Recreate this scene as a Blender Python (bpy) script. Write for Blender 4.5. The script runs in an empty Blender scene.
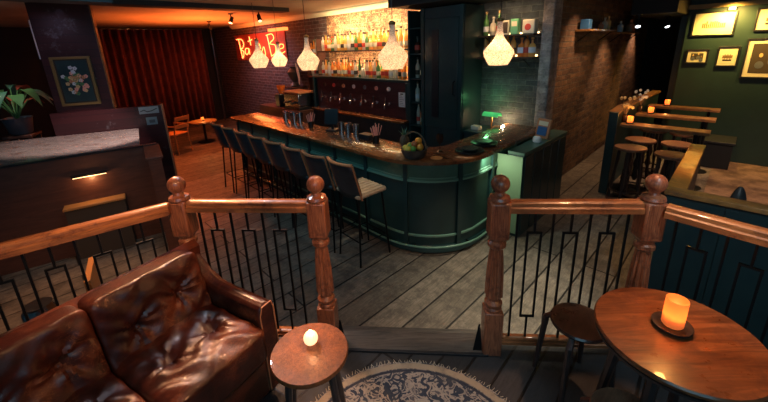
import bpy, bmesh, math, random
from mathutils import Vector, Matrix
random.seed(7)
PI = math.pi
sc = bpy.context.scene
COL = sc.collection
R2 = 2 ** .5
H = 2.2                                    # camera height above the bar floor
PF = .30                                   # height of the raised lounge platform
RA = -PI / 4                               # the room's axes against the platform's

def loc(a, b, z=0):                        # room axes: a runs along the bar, b towards the back wall
    return ((b - a) / R2, (a + b) / R2, z)

# ------------------------------------------------------------------ materials
MATS = {}
def mat(name, color=(.5, .5, .5), rough=.5, metal=0, bump=None, spec=.5, coat=0, trans=0, emit=None, estr=0, sub=0, alpha=1):
    m = bpy.data.materials.new(name); m.use_nodes = True
    p = m.node_tree.nodes['Principled BSDF']
    p.inputs['Base Color'].default_value = (*color, 1); p.inputs['Roughness'].default_value = rough
    p.inputs['Metallic'].default_value = metal; p.inputs['Specular IOR Level'].default_value = spec
    p.inputs['Coat Weight'].default_value = coat; p.inputs['Transmission Weight'].default_value = trans
    if emit: p.inputs['Emission Color'].default_value = (*emit, 1); p.inputs['Emission Strength'].default_value = estr
    MATS[name] = m
    return m
class NT:
    def __init__(s, m): s.m = m; s.t = m.node_tree; s.p = s.t.nodes['Principled BSDF']; s.c = s.t.nodes.new('ShaderNodeTexCoord').outputs['Object']
    def n(s, kind, **kw):
        nd = s.t.nodes.new('ShaderNode' + kind)
        for k, v in kw.items():
            if k in nd.inputs.keys():
                if hasattr(v, 'node'): s.t.links.new(v, nd.inputs[k])
                else: nd.inputs[k].default_value = v
            else: setattr(nd, k, v)
        return nd
    def l(s, a, b): s.t.links.new(a, b)
    def noise(s, vec=None, scale=5, detail=4, rough=.6, dist=0): return s.n('TexNoise', Vector=vec or s.c, Scale=scale, Detail=detail, Roughness=rough, Distortion=dist).outputs['Fac']
    def mapv(s, scale=(1, 1, 1), rot=(0, 0, 0), vec=None): return s.n('Mapping', Vector=vec or s.c, Scale=scale, Rotation=rot).outputs['Vector']
    def ramp(s, fac, stops):
        r = s.n('ValToRGB', Fac=fac); e = r.color_ramp.elements
        while len(e) < len(stops): e.new(.5)
        for i, (p, c) in enumerate(stops): e[i].position = p; e[i].color = (*c, 1) if len(c) == 3 else c
        return r.outputs['Color']
    def mix(s, f, a, b, mode='MIX'):
        nd = s.t.nodes.new('ShaderNodeMix'); nd.data_type = 'RGBA'; nd.blend_type = mode
        for k, v in ((0, f), (6, a), (7, b)):
            if hasattr(v, 'node'): s.l(v, nd.inputs[k])
            else: nd.inputs[k].default_value = (*v, 1) if isinstance(v, tuple) else v
        return nd.outputs[2]
    def bump(s, h, strength=.3, dist=.01): s.l(s.n('Bump', Height=h, Strength=strength, Distance=dist).outputs['Normal'], s.p.inputs['Normal'])
    def base(s, c): s.l(c, s.p.inputs['Base Color'])
    def rough(s, f, lo, hi): s.l(s.n('MapRange', **{'Value': f, 'To Min': lo, 'To Max': hi}).outputs['Result'], s.p.inputs['Roughness'])

def wood(name, dark, light, scale=(1.2, 12, 12), rough=.4, wear=None, coat=.2, planks=None):
    m = mat(name, rough=rough, coat=coat); t = NT(m)
    g = t.noise(t.mapv(scale), 3, 6, .65, 1.2)
    c = t.ramp(g, [(.3, dark), (.7, light)])
    if wear:
        w = t.noise(None, 7, 6, .75)
        c = t.mix(t.ramp(w, [(.52, (0, 0, 0)), (.68, (1, 1, 1))]), c, wear)
    hgt = g
    if planks:
        rot, bw, rh = planks
        br = t.n('TexBrick', Vector=t.mapv((1, 1, 1), rot), Scale=1.0, **{'Color1': (.75, .75, .75, 1), 'Color2': (1.1, 1.1, 1.1, 1), 'Mortar': (.05, .05, .05, 1), 'Mortar Size': .004, 'Brick Width': bw, 'Row Height': rh})
        c = t.mix(1., c, br.outputs['Color'], 'MULTIPLY')
    t.base(c); t.rough(t.noise(None, 14, 5), rough - .12, rough + .2)
    t.bump(hgt, .25, .004)
    return m

def floorwood(name, dark, light, stain, rotz, width=.22, rough=.42):
    m = mat(name, rough=rough); t = NT(m)
    v = t.mapv((1, 1, 1), (0, 0, rotz))
    br = t.n('TexBrick', Vector=v, Scale=1.0, offset=.37, **{'Color1': (.62, .62, .62, 1), 'Color2': (1.15, 1.15, 1.15, 1), 'Mortar': (.03, .03, .03, 1), 'Mortar Size': .009, 'Mortar Smooth': .3, 'Brick Width': 3.6, 'Row Height': width})
    g = t.noise(t.mapv((1, 9, 1), (0, 0, 0), v), 5, 9, .8, .8)
    s = t.noise(None, 6, 8, .8)
    c = t.ramp(g, [(.28, dark), (.72, light)])
    c = t.mix(t.ramp(s, [(.45, (0, 0, 0)), (.6, (1, 1, 1))]), c, stain)
    sp = t.noise(None, 45, 3, .8)
    c = t.mix(t.ramp(sp, [(.25, (.5, .5, .5)), (.42, (1, 1, 1))]), (0., 0., 0.), c)
    c = t.mix(1., c, br.outputs['Color'], 'MULTIPLY')
    t.base(c); t.rough(t.noise(None, 9, 6, .7), .28, .72)
    hm = t.n('Math', operation='SUBTRACT'); t.l(t.n('Math', operation='MULTIPLY').outputs[0], hm.inputs[1])
    mm = hm.inputs[1].links[0].from_node; t.l(br.outputs['Fac'], mm.inputs[0]); mm.inputs[1].default_value = 1.2; t.l(g, hm.inputs[0])
    t.bump(hm.outputs[0], .5, .006)
    return m

def brick(name, c1, c2, mortar, axis, pale=None, bstr=.8, patch=(.5, .7)):
    m = mat(name, rough=.75); t = NT(m)
    sx = t.n('SeparateXYZ', Vector=t.c)
    v = t.n('CombineXYZ'); t.l(sx.outputs[axis], v.inputs[0]); t.l(sx.outputs[2], v.inputs[1])
    nz = t.n('TexNoise', Vector=t.c, Scale=6., Detail=3.)
    vv = t.n('VectorMath', operation='MULTIPLY_ADD'); t.l(nz.outputs['Color'], vv.inputs[0]); vv.inputs[1].default_value = (.03, .03, 0); t.l(v.outputs[0], vv.inputs[2])
    br = t.n('TexBrick', Vector=vv.outputs[0], Scale=1.0, **{'Color1': (*c1, 1), 'Color2': (*c2, 1), 'Mortar': (*mortar, 1), 'Mortar Size': .009, 'Mortar Smooth': .4, 'Brick Width': .23, 'Row Height': .078})
    n2 = t.noise(None, 9, 7, .8)
    c = t.mix(1., br.outputs['Color'], t.ramp(n2, [(.3, (.35, .35, .35)), (.7, (1.5, 1.5, 1.5))]), 'MULTIPLY')
    if pale: c = t.mix(t.ramp(t.noise(None, 2.2, 6, .75), [(patch[0], (0, 0, 0)), (patch[1], (1, 1, 1))]), c, pale)
    t.base(c); t.rough(n2, .5, .95)
    hm = t.n('Math', operation='SUBTRACT'); t.l(n2, hm.inputs[0]); t.l(br.outputs['Fac'], hm.inputs[1])
    t.bump(hm.outputs[0], bstr, .02)
    return m

M = MATS
floorwood('bar_floor', (.055, .045, .036), (.34, .29, .23), (.10, .085, .07), PI / 2, .27)
floorwood('platform_floor', (.014, .016, .02), (.05, .052, .055), (.028, .032, .038), 2.3, .16)
wood('edge_board', (.03, .028, .026), (.11, .1, .09), rough=.5)
brick('lit_brick', (.5, .33, .2), (.3, .16, .1), (.5, .4, .28), 0, (.16, .07, .04), 1., (.5, .62))  # back wall brick, lightened to paint in the glow of the bottle shelves
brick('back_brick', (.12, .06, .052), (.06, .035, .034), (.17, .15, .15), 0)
t = NT(M['lit_brick']); lk = t.p.inputs['Base Color'].links[0].from_socket; t.base(t.mix(1., lk, t.ramp(t.noise(None, 34, 4, .8), [(.38, (.12, .10, .09)), (.55, (1.3, 1.2, 1.)), (.7, (1.9, 1.7, 1.3))]), 'MULTIPLY'))
brick('dark_brick', (.075, .09, .10), (.04, .055, .065), (.10, .12, .12), 0)
brick('aisle_brick', (.24, .12, .06), (.09, .045, .03), (.16, .12, .09), 1, (.02, .018, .016), 1.2, (.56, .7))
brick('pillar_brick', (.42, .38, .36), (.26, .22, .21), (.36, .32, .3), 0, (.05, .04, .04), 1., (.56, .68))
mat('ceiling_paint', (.42, .33, .24), .7); t = NT(M['ceiling_paint']); t.base(t.ramp(t.noise(None, 1.1, 5), [(.3, (.3, .25, .19)), (.7, (.45, .38, .28))]))
mat('crown_paint', (.6, .62, .45), .5)
mat('teal_paint', (.008, .026, .03), .45); t = NT(M['teal_paint']); t.base(t.ramp(t.noise(None, 3, 6, .7), [(.3, (.006, .022, .028)), (.7, (.012, .036, .04))])); t.bump(t.noise(None, 30, 4), .1, .003)
mat('green_wall', (.03, .055, .045), .55); t = NT(M['green_wall']); t.base(t.ramp(t.noise(None, 2, 6, .7), [(.3, (.007, .026, .026)), (.7, (.013, .040, .038))])); t.bump(t.noise(None, 40, 4), .08, .003)
mat('bar_green', (.02, .07, .065), .35, coat=.3); t = NT(M['bar_green']); t.base(t.ramp(t.noise(None, 4, 6, .7), [(.3, (.008, .030, .033)), (.7, (.014, .046, .047))])); t.bump(t.noise(None, 25, 4), .1, .003)
mat('frieze_green', (.07, .17, .12), .4, coat=.3); t = NT(M['frieze_green']); t.base(t.ramp(t.noise(None, 5, 6, .7), [(.3, (.03, .095, .07)), (.7, (.06, .15, .11))]))
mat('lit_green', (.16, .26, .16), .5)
mat('moulding_green', (.12, .25, .19), .3, coat=.3)
mat('dark_void', (.006, .01, .014), .8)
mat('beam_dark', (.005, .008, .012), .6)
wood('counter_wood', (.07, .02, .008), (.24, .085, .03), (.5, 2.2, 1), .2, coat=.5)
wood('honey_wood', (.32, .12, .02), (.55, .24, .05), (2, 2, 2), .4, (.2, .08, .02))
wood('cap_wood', (.14, .055, .016), (.36, .17, .05), (2, 2, 2), .38, (.1, .05, .03))
wood('rail_wood', (.15, .045, .018), (.50, .19, .065), (1.5, 14, 14), .3, (.07, .02, .012), coat=.4)
wood('newel_wood', (.12, .032, .018), (.46, .165, .075), (26, 26, 2), .3, (.05, .015, .012), coat=.4)
wood('table_wood', (.09, .026, .010), (.36, .125, .045), (1., 9, 9), .28, (.13, .04, .018), coat=.3)
wood('stool_wood', (.012, .007, .006), (.045, .02, .014), (3, 12, 3), .28, coat=.4)
wood('seat_wood', (.12, .05, .03), (.3, .14, .08), (3, 12, 3), .35)
mat('side_table_top', rough=.4, coat=.1, spec=.3); t = NT(M['side_table_top']); t.base(t.mix(t.ramp(t.noise(None, 60, 5, .8), [(.45, (0, 0, 0)), (.7, (1, 1, 1))]), t.ramp(t.noise(None, 9, 6, .8), [(.3, (.12, .035, .012)), (.7, (.34, .11, .035))]), (.09, .028, .012))); t.bump(t.noise(None, 60, 5, .8), .5, .004)
wood('leg_wood', (.02, .012, .012), (.06, .035, .03), (12, 12, 2), .35)
wood('booth_wood', (.05, .016, .010), (.10, .032, .02), (1, 1, 8), .5)
wood('panel_wood', (.03, .008, .012), (.09, .022, .028), (1, 1, 10), .35, coat=.3)
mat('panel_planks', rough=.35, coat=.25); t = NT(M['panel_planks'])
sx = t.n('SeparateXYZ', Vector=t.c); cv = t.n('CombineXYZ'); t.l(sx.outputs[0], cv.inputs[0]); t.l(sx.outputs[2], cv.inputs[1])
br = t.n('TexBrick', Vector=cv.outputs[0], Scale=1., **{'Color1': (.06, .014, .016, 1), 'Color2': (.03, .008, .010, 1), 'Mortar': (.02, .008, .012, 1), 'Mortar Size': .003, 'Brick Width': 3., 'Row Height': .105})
t.base(t.mix(t.ramp(t.noise(None, 3.6, 7, .8), [(.58, (0, 0, 0)), (.7, (1, 1, 1))]), br.outputs['Color'], (.16, .15, .17))); t.bump(t.noise(t.mapv((1, 2, 14)), 5, 5), .3, .004)  # pale patches painted in for glare on the glossy planks
wood('gloss_top', (.3, .22, .19), (.62, .52, .48), (1, 6, 6), .2, (.25, .13, .09), coat=.8)
mat('black_metal', (.012, .014, .017), .38, metal=.6)
mat('black_plastic', (.012, .014, .018), .3)
mat('grey_plastic', (.1, .11, .13), .4)
mat('steel', (.55, .56, .58), .22, metal=1)
mat('brass', (.45, .28, .1), .3, metal=1)
mat('gold_frame', (.26, .17, .06), .4, metal=.4)
mat('frame_black', (.012, .012, .013), .4)
mat('paper', (.72, .66, .48), .8)
mat('cream', (.6, .55, .42), .7)
mat('ink', (.05, .035, .025), .8)
mat('sepia', (.22, .13, .06), .8)
mat('menu_white', (.65, .66, .68), .7)
mat('tin_blue', (.03, .12, .3), .5); mat('tin_green', (.12, .38, .2), .5); mat('tin_red', (.55, .05, .03), .5)
mat('orange_fruit', (.9, .33, .03), .45); mat('lemon_fruit', (.85, .6, .08), .45); mat('lime_fruit', (.16, .35, .05), .45); mat('apple_fruit', (.55, .14, .04), .35)
mat('leaf', (.07, .2, .07), .4); mat('leaf_red', (.35, .07, .04), .5); mat('leaf_teal', (.05, .17, .11), .45)
mat('stem_brown', (.12, .07, .04), .7)
mat('straw_pink', (.75, .33, .26), .5)
mat('flower_cream', (.6, .42, .2), .8); mat('flower_white', (.55, .6, .66), .8)
mat('stool_leather', (.018, .024, .03), .42, coat=.1); t = NT(M['stool_leather']); t.base(t.ramp(t.noise(None, 8, 5, .7), [(.3, (.014, .02, .026)), (.7, (.035, .045, .055))])); t.bump(t.noise(None, 60, 5), .25, .003)
mat('tan_trim', (.5, .2, .09), .45)
mat('tan_seat', (.55, .4, .26), .5); t = NT(M['tan_seat']); t.base(t.ramp(t.noise(None, 12, 5), [(.3, (.42, .28, .17)), (.7, (.62, .47, .32))]))
mat('black_bowl', (.03, .03, .032), .35)
mat('chair_wood', (.45, .2, .06), .4)
mat('plant_pot', (.06, .075, .1), .4)
mat('sticker_grey', (.22, .3, .33), .5); mat('sticker_pale', (.34, .38, .4), .5)
# worn chesterfield leather
mat('leather', rough=.28, coat=.12); t = NT(M['leather'])
n1 = t.noise(None, 3.5, 8, .75); n2 = t.noise(t.mapv((1, 1, 1)), 14, 8, .8, 1.5)
c = t.ramp(n1, [(.35, (.012, .003, .002)), (.52, (.055, .010, .005)), (.74, (.21, .045, .014))])
n3 = t.noise(t.mapv((.8, 1.6, 1.2)), 9, 6, .7, 2.5)
crk = t.ramp(n3, [(.485, (0, 0, 0)), (.5, (1, 1, 1)), (.515, (0, 0, 0))])
msk = t.mix(1., crk, t.ramp(t.noise(None, 5, 4), [(.48, (0, 0, 0)), (.62, (.8, .8, .8))]), 'MULTIPLY')
t.base(t.mix(msk, c, (.40, .15, .06))); t.rough(n2, .2, .46)
n4 = t.noise(t.mapv((1, 1, 1)), 26, 7, .75, 3)
ad = t.n('Math', operation='ADD'); t.l(n2, ad.inputs[0]); t.l(n4, ad.inputs[1]); t.bump(ad.outputs[0], .22, .010)
# curtains
mat('curtain', (.12, .02, .016), .8)
t = NT(M['curtain']); t.base(t.ramp(t.noise(None, 5, 5), [(.3, (.12, .022, .014)), (.7, (.24, .05, .028))]))
# rug
mat('rug', rough=.95); t = NT(M['rug'])
vl = t.n('VectorMath', operation='LENGTH'); t.l(t.c, vl.inputs[0]); rad = vl.outputs['Value']
vn = t.n('TexNoise', Vector=t.c, Scale=16., Detail=2., Distortion=2.2).outputs['Fac']
orn = t.ramp(vn, [(.42, (.03, .045, .075)), (.47, (.03, .045, .075)), (.5, (.36, .33, .29)), (.6, (.4, .36, .31)), (.64, (.1, .1, .12))])
bord = t.ramp(rad, [(.0, (0, 0, 0)), (.615, (0, 0, 0)), (.622, (1, 1, 1)), (.655, (1, 1, 1)), (.66, (0, 0, 0))])
inner = t.ramp(rad, [(.0, (0, 0, 0)), (.594, (0, 0, 0)), (.598, (1, 1, 1)), (.612, (1, 1, 1)), (.616, (0, 0, 0))])
c = t.mix(bord, orn, (.42, .35, .25)); c = t.mix(inner, c, (.025, .035, .06)); c = t.mix(t.ramp(t.noise(None, 6, 6, .8), [(.5, (0, 0, 0)), (.72, (.7, .7, .7))]), c, (.09, .09, .1))
t.base(c); t.bump(t.noise(None, 120, 3), .8, .006)
# glowing things
mat('neon', (1, .2, .05), .4, emit=(1., .17, .04), estr=6)
mat('neon_glow_red', (.34, .04, .015), .6)
mat('candle_glow', (.75, .33, .10), .4, emit=(1., .32, .08), estr=.6); t = NT(M['candle_glow'])
tr = t.n('BsdfTranslucent', Color=(1, .55, .3, 1)); mx = t.n('MixShader'); mx.inputs[0].default_value = .65; t.l(t.p.outputs[0], mx.inputs[1]); t.l(tr.outputs[0], mx.inputs[2]); t.l(mx.outputs[0], t.t.nodes['Material Output'].inputs['Surface'])
mat('flame', (1, .7, .3), .4, emit=(1., .62, .25), estr=45)
mat('tealight_wax', (1, .7, .4), .4, emit=(1., .55, .3), estr=1.5)
mat('led_strip', (1, .7, .4), .4, emit=(1., .58, .26), estr=6)
mat('led_orange', (.5, .1, .02), .4, emit=(1., .2, .04), estr=2.5)
mat('spot_lens', (1, 1, 1), .4, emit=(.8, .9, 1.), estr=5)
mat('warm_lens', (1, .8, .5), .4, emit=(1., .62, .28), estr=3)
mat('banker_green', (.05, .5, .15), .3, emit=(.12, .9, .25), estr=.35)
mat('bulb', (1, .8, .5), .4, emit=(1., .78, .5), estr=30)
mat('beads', (.8, .7, .55), .25, emit=(1., .66, .38), estr=.28); t = NT(M['beads'])
vv = t.n('TexVoronoi', Vector=t.c, Scale=95.); e = t.ramp(vv.outputs['Distance'], [(.2, (.95, .85, .72)), (.75, (.5, .38, .28))]); t.l(e, t.p.inputs['Emission Color']); t.base(e); t.bump(vv.outputs['Distance'], .6, .01)
tr = t.n('BsdfTranslucent'); t.l(e, tr.inputs[0]); mx = t.n('MixShader'); mx.inputs[0].default_value = .6; t.l(t.p.outputs[0], mx.inputs[1]); t.l(tr.outputs[0], mx.inputs[2]); t.l(mx.outputs[0], t.t.nodes['Material Output'].inputs['Surface'])
def glass(name, col, estr=0):
    m = mat(name, col, .12, coat=.5); t = NT(m)
    tr = t.n('BsdfTranslucent', Color=(*col, 1)); mx = t.n('MixShader'); mx.inputs[0].default_value = .55
    t.l(t.p.outputs[0], mx.inputs[1]); t.l(tr.outputs[0], mx.inputs[2]); t.l(mx.outputs[0], t.t.nodes['Material Output'].inputs['Surface'])
    return m
for k, c in dict(amber=(.85, .34, .07), clear=(.75, .7, .6), green=(.12, .3, .1), red=(.7, .08, .03), dark=(.06, .035, .025), gold=(.9, .55, .16)).items(): glass('glass_' + k, c)
mat('tumbler', (.6, .45, .3), .05, trans=.6)

# ------------------------------------------------------------------ mesh helpers
class MB:
    def __init__(s): s.b = bmesh.new()
    def box(s, c, d, rz=0, rx=0, ry=0):
        mt = Matrix.Translation(c) @ Matrix.Rotation(rz, 4, 'Z') @ Matrix.Rotation(ry, 4, 'Y') @ Matrix.Rotation(rx, 4, 'X') @ Matrix.Diagonal((*d, 1))
        bmesh.ops.create_cube(s.b, size=1, matrix=mt); return s
    def bx(s, x0, x1, y0, y1, z0, z1): return s.box(((x0 + x1) / 2, (y0 + y1) / 2, (z0 + z1) / 2), (abs(x1 - x0), abs(y1 - y0), abs(z1 - z0)))
    def tube(s, pts, r, seg=8, close=False):
        P = [Vector(p) for p in pts]; n = len(P); rings = []
        rr = r if isinstance(r, (list, tuple)) else [r] * n
        up = Vector((0, 0, 1)); prev = None
        for i, p in enumerate(P):
            if close: d = P[(i + 1) % n] - P[i - 1]
            else: d = (P[min(i + 1, n - 1)] - P[max(i - 1, 0)])
            d.normalize()
            if prev is None:
                u = d.cross(up) if abs(d.z) < .95 else d.cross(Vector((1, 0, 0)))
            else: u = prev - d * prev.dot(d)
            u.normalize(); prev = u; w = d.cross(u)
            rings.append([s.b.verts.new(p + (u * math.cos(2 * PI * k / seg) + w * math.sin(2 * PI * k / seg)) * rr[i]) for k in range(seg)])
        m = n if close else n - 1
        for i in range(m):
            A, B = rings[i], rings[(i + 1) % n]
            for k in range(seg): s.b.faces.new((A[k], A[(k + 1) % seg], B[(k + 1) % seg], B[k]))
        if not close:
            s.b.faces.new(rings[0][::-1]); s.b.faces.new(rings[-1])
        return s
    def lathe(s, prof, c=(0, 0, 0), seg=20, closed=True):
        c = Vector(c); rings = []
        for r, z in prof:
            rings.append([s.b.verts.new(c + Vector((r * math.cos(2 * PI * k / seg), r * math.sin(2 * PI * k / seg), z))) for k in range(seg)] if r > 1e-5 else [s.b.verts.new(c + Vector((0, 0, z)))])
        for A, B in zip(rings, rings[1:]):
            for k in range(seg):
                q = [A[k % len(A)], A[(k + 1) % len(A)], B[(k + 1) % len(B)], B[k % len(B)]]
                q2 = []
                for v in q:
                    if v not in q2: q2.append(v)
                if len(q2) > 2: s.b.faces.new(q2)
        if closed:
            if len(rings[0]) > 1: s.b.faces.new(rings[0][::-1])
            if len(rings[-1]) > 1: s.b.faces.new(rings[-1])
        return s
    def ball(s, c, r, seg=12, sc=(1, 1, 1)):
        mt = Matrix.Translation(c) @ Matrix.Diagonal((r * sc[0], r * sc[1], r * sc[2], 1))
        bmesh.ops.create_uvsphere(s.b, u_segments=seg, v_segments=max(5, seg // 2 + 1), radius=1, matrix=mt); return s
    def prism(s, pts, z0, z1):
        A = [s.b.verts.new((x, y, z0)) for x, y in pts]; B = [s.b.verts.new((x, y, z1)) for x, y in pts]; n = len(pts)
        s.b.faces.new(A[::-1]); s.b.faces.new(B)
        for i in range(n): s.b.faces.new((A[i], A[(i + 1) % n], B[(i + 1) % n], B[i]))
        return s
    def sweep(s, path, prof, cap=True):
        """prof: list of (offset to the path's right side, z); path 2-D points"""
        P = [Vector(p) for p in path]; n = len(P); rings = []
        for i in range(n):
            d0 = (P[i] - P[i - 1]).normalized() if i else (P[1] - P[0]).normalized()
            d1 = (P[i + 1] - P[i]).normalized() if i < n - 1 else d0
            n0 = Vector((d0.y, -d0.x)); n1 = Vector((d1.y, -d1.x)); nn = (n0 + n1).normalized(); k = 1 / max(.5, nn.dot(n0))
            rings.append([s.b.verts.new((P[i].x + nn.x * o * k, P[i].y + nn.y * o * k, z)) for o, z in prof])
        m = len(prof)
        for A, B in zip(rings, rings[1:]):
            for j in range(m): s.b.faces.new((A[j], B[j], B[(j + 1) % m], A[(j + 1) % m]))
        if cap: s.b.faces.new(rings[0]); s.b.faces.new(rings[-1][::-1])
        return s
    def grid(s, f, nu, nv, closeu=False):
        V = [[s.b.verts.new(f(i / (nu - (0 if closeu else 1)), j / (nv - 1))) for j in range(nv)] for i in range(nu)]
        for i in range(nu if closeu else nu - 1):
            for j in range(nv - 1):
                s.b.faces.new((V[i][j], V[(i + 1) % nu][j], V[(i + 1) % nu][j + 1], V[i][j + 1]))
        return s
    def build(s, name, m, parent=None, smooth=True, bevel=0, loc=None, rz=0, solid=0):
        bmesh.ops.recalc_face_normals(s.b, faces=s.b.faces)
        me = bpy.data.meshes.new(name); s.b.to_mesh(me); s.b.free()
        o = bpy.data.objects.new(name, me); COL.objects.link(o)
        me.materials.append(MATS[m] if isinstance(m, str) else m)
        if smooth:
            for p in me.polygons: p.use_smooth = True
            me.set_sharp_from_angle(angle=math.radians(38))
        if parent: o.parent = parent
        if loc: o.location = loc
        o.rotation_euler.z = rz
        if solid: md = o.modifiers.new('t', 'SOLIDIFY'); md.thickness = solid
        if bevel: md = o.modifiers.new('b', 'BEVEL'); md.width = bevel; md.segments = 2; md.limit_method = 'ANGLE'
        return o

def tag(o, label, cat, group=None, kind=None):
    o['label'] = label; o['category'] = cat
    if group: o['group'] = group
    if kind: o['kind'] = kind
    return o
def thing(name, label, cat, l=(0, 0, 0), rz=0, group=None):
    o = bpy.data.objects.new(name, None); COL.objects.link(o); o.location = l; o.rotation_euler.z = rz; o.empty_display_size = .1
    return tag(o, label, cat, group)
def dup(root, l, rz, label, group=None, scale=None):
    r = root.copy(); COL.objects.link(r); r.location = l; r.rotation_euler.z = rz; r['label'] = label
    if group: r['group'] = group
    if scale: r.scale = scale
    for ch in root.children:
        c = ch.copy(); COL.objects.link(c); c.parent = r
        for g in ch.children:
            d = g.copy(); COL.objects.link(d); d.parent = c
    return r
def struct(name, mb, m, room=True, **kw):
    o = mb.build(name, m, smooth=kw.pop('smooth', False), **kw)
    if room: o.rotation_euler.z = RA
    o['kind'] = 'structure'; return o
def RB(a0, a1, b0, b1, z0, z1): return MB().bx(-a1, -a0, b0, b1, z0, z1)      # a box in room axes

# ------------------------------------------------------------------ room shell
CEIL = 2.95
struct('floor', RB(-4, 12.6, -3.4, 12.0, -.1, 0), 'bar_floor')
struct('ceiling', RB(-4, 12.6, -3.4, 12.0, CEIL, CEIL + .1), 'ceiling_paint')
struct('wall_back_bottles', RB(2.78, 6.42, 4.8, 5.0, 0, CEIL), 'lit_brick')
struct('wall_back', RB(6.42, 12.5, 4.8, 5.0, 0, CEIL), 'back_brick')
struct('wall_back_right', RB(1.90, 2.78, 4.8, 5.0, 0, CEIL), 'dark_brick')
struct('wall_pillar', RB(1.755, 1.90, 4.72, 4.98, 0, CEIL), 'pillar_brick', bevel=.02)
struct('wall_aisle', RB(1.90, 2.1, 5.0, 11.2, 0, CEIL), 'aisle_brick')
struct('wall_end', RB(-4, 2.1, 11.9, 12.0, 0, CEIL), 'dark_void')
struct('wall_picture', RB(-3.9, .885, 8.6, 8.75, 0, CEIL), 'green_wall')
struct('wall_left', RB(12.5, 12.6, -3.4, 5.0, 0, CEIL), 'dark_void')
struct('wall_niche', RB(.885, 1.0, 8.75, 11.9, 0, CEIL), 'teal_paint')
mat('lounge_floor', rough=.45); t = NT(M['lounge_floor']); t.base(t.mix(t.ramp(t.noise(None, 2.2, 7, .75), [(.45, (0, 0, 0)), (.6, (1, 1, 1))]), t.ramp(t.noise(None, 9, 8, .8), [(.3, (.13, .08, .055)), (.7, (.34, .22, .15))]), (.09, .055, .04))); t.bump(t.noise(None, 14, 7, .8), .3, .01)
struct('floor_lounge', RB(-3.9, .12, 3.16, 8.59, 0, .012), 'lounge_floor')
# crown along the back wall over the bottles, and ceiling beams
struct('trim_1', MB().prism([(0, 0), (.0, -.10), (.03, -.10), (.10, -.03), (.10, 0)], 0, 8.2), 'crown_paint')
tr = bpy.data.objects['trim_1']; tr.matrix_world = Matrix.Translation(loc(2.85, 4.8, CEIL)) @ Matrix.Rotation(RA, 4, 'Z') @ Matrix(((0, 0, -1, 0), (-1, 0, 0, 0), (0, 1, 0, 0), (0, 0, 0, 1)))
struct('trim_2', RB(5.0, 5.3, -3, .9, 2.76, CEIL), 'beam_dark')
struct('trim_4', RB(6.2, 6.5, .9, 3.8, 2.88, CEIL), 'beam_dark')
struct('trim_5', RB(1.3, 3.75, 3.9, 4.75, 2.72, CEIL), 'beam_dark')
struct('trim_6', RB(.9, 1.5, 7.3, 11.9, 2.55, CEIL), 'beam_dark')
# raised platform with its edge board and one step down
AG = math.radians(-4.9); PO = (0, 1.893)
def pl(s, t, z=0): return (PO[0] + s * math.cos(AG) - t * math.sin(AG), PO[1] + s * math.sin(AG) + t * math.cos(AG), z)
NW = {'L1': pl(-1.27, 0), 'L2': pl(-.417, 0), 'R1': pl(.632, 0), 'R2': pl(1.445, 0)}
LD = math.radians(217); RD = math.radians(-53)
lp = Vector(NW['L1'][:2]); rp = Vector(NW['R2'][:2])
lend = lp + Vector((math.cos(LD), math.sin(LD))) * 2.6; rend = rp + Vector((math.cos(RD), math.sin(RD))) * 2.6
def offs(p, d): return (p[0], p[1] + d)
plat = [offs(lp, .08), (pl(-1.27, .07)[0], pl(-1.27, .07)[1]), pl(1.445, .07)[:2], (rend.x + .05, rend.y + .05), (rend.x - .6, -2.2), (lend.x + .5, -2.2), (lend.x - .05, lend.y + .07)]
struct('platform_floor', MB().prism(plat[1:], 0, PF), 'platform_floor', room=False)
e = MB().box((*pl(.1, .035)[:2], PF - .013), (1.02, .17, .05), AG); struct('trim_7', e, 'edge_board', room=False, bevel=.006)
e = MB().box((*pl(.1, -.052)[:2], PF + .004), (1.02, .02, .022), AG); struct('trim_8', e, 'beam_dark', room=False, bevel=.004)
e = MB().box((*pl(.1, .2)[:2], .075), (1.02, .26, .15), AG); struct('step', e, 'edge_board', room=False, bevel=.008)

# ------------------------------------------------------------------ newels, rails
def newel(key, label):
    x, y, _ = NW[key]; t = thing('newel_post', label, 'newel post', (x, y, PF), AG, 'turned newel posts of the platform railing')
    h = .056
    MB().box((0, 0, .16), (.112, .112, .32)).build('base_block', 'newel_wood', t, bevel=.006)
    sh = MB().lathe([(.052, .32), (.052, .335), (.043, .345), (.054, .36), (.054, .375), (.036, .395), (.04, .42)], seg=24)
    # fluted shaft
    def f(u, v):
        z = .42 + v * .33; r = .050 - .016 * v + .004 * math.sin(PI * v) ; r *= 1 + .10 * math.cos(11 * 2 * PI * u)
        return Vector((r * math.cos(2 * PI * u), r * math.sin(2 * PI * u), z))
    sh.grid(f, 60, 10, True); sh.lathe([(.04, .75), (.053, .765), (.053, .785), (.04, .80), (.05, .815), (.05, .82)], seg=24)
    sh.build('shaft', 'newel_wood', t)
    MB().box((0, 0, .935), (.112, .112, .23)).build('upper_block', 'newel_wood', t, bevel=.012)
    MB().lathe([(.055, 1.05), (.06, 1.06), (.055, 1.075), (.03, 1.085), (.026, 1.1)] + [(.052 * math.sin(a), 1.148 - .052 * math.cos(a)) for a in [PI * k / 10 for k in range(2, 10)]] + [(0, 1.2)], seg=24).build('ball_finial', 'newel_wood', t)
    return t
n1 = newel('L1', 'turned wooden newel post behind the sofa, where the railing turns left')
n2 = newel('L2', 'turned wooden newel post on the left side of the step, behind the small candle table')
n3 = newel('R1', 'turned wooden newel post on the right side of the step, base fully in view')
n4 = newel('R2', 'turned wooden newel post behind the large round table, at the corner of the railing')
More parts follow.
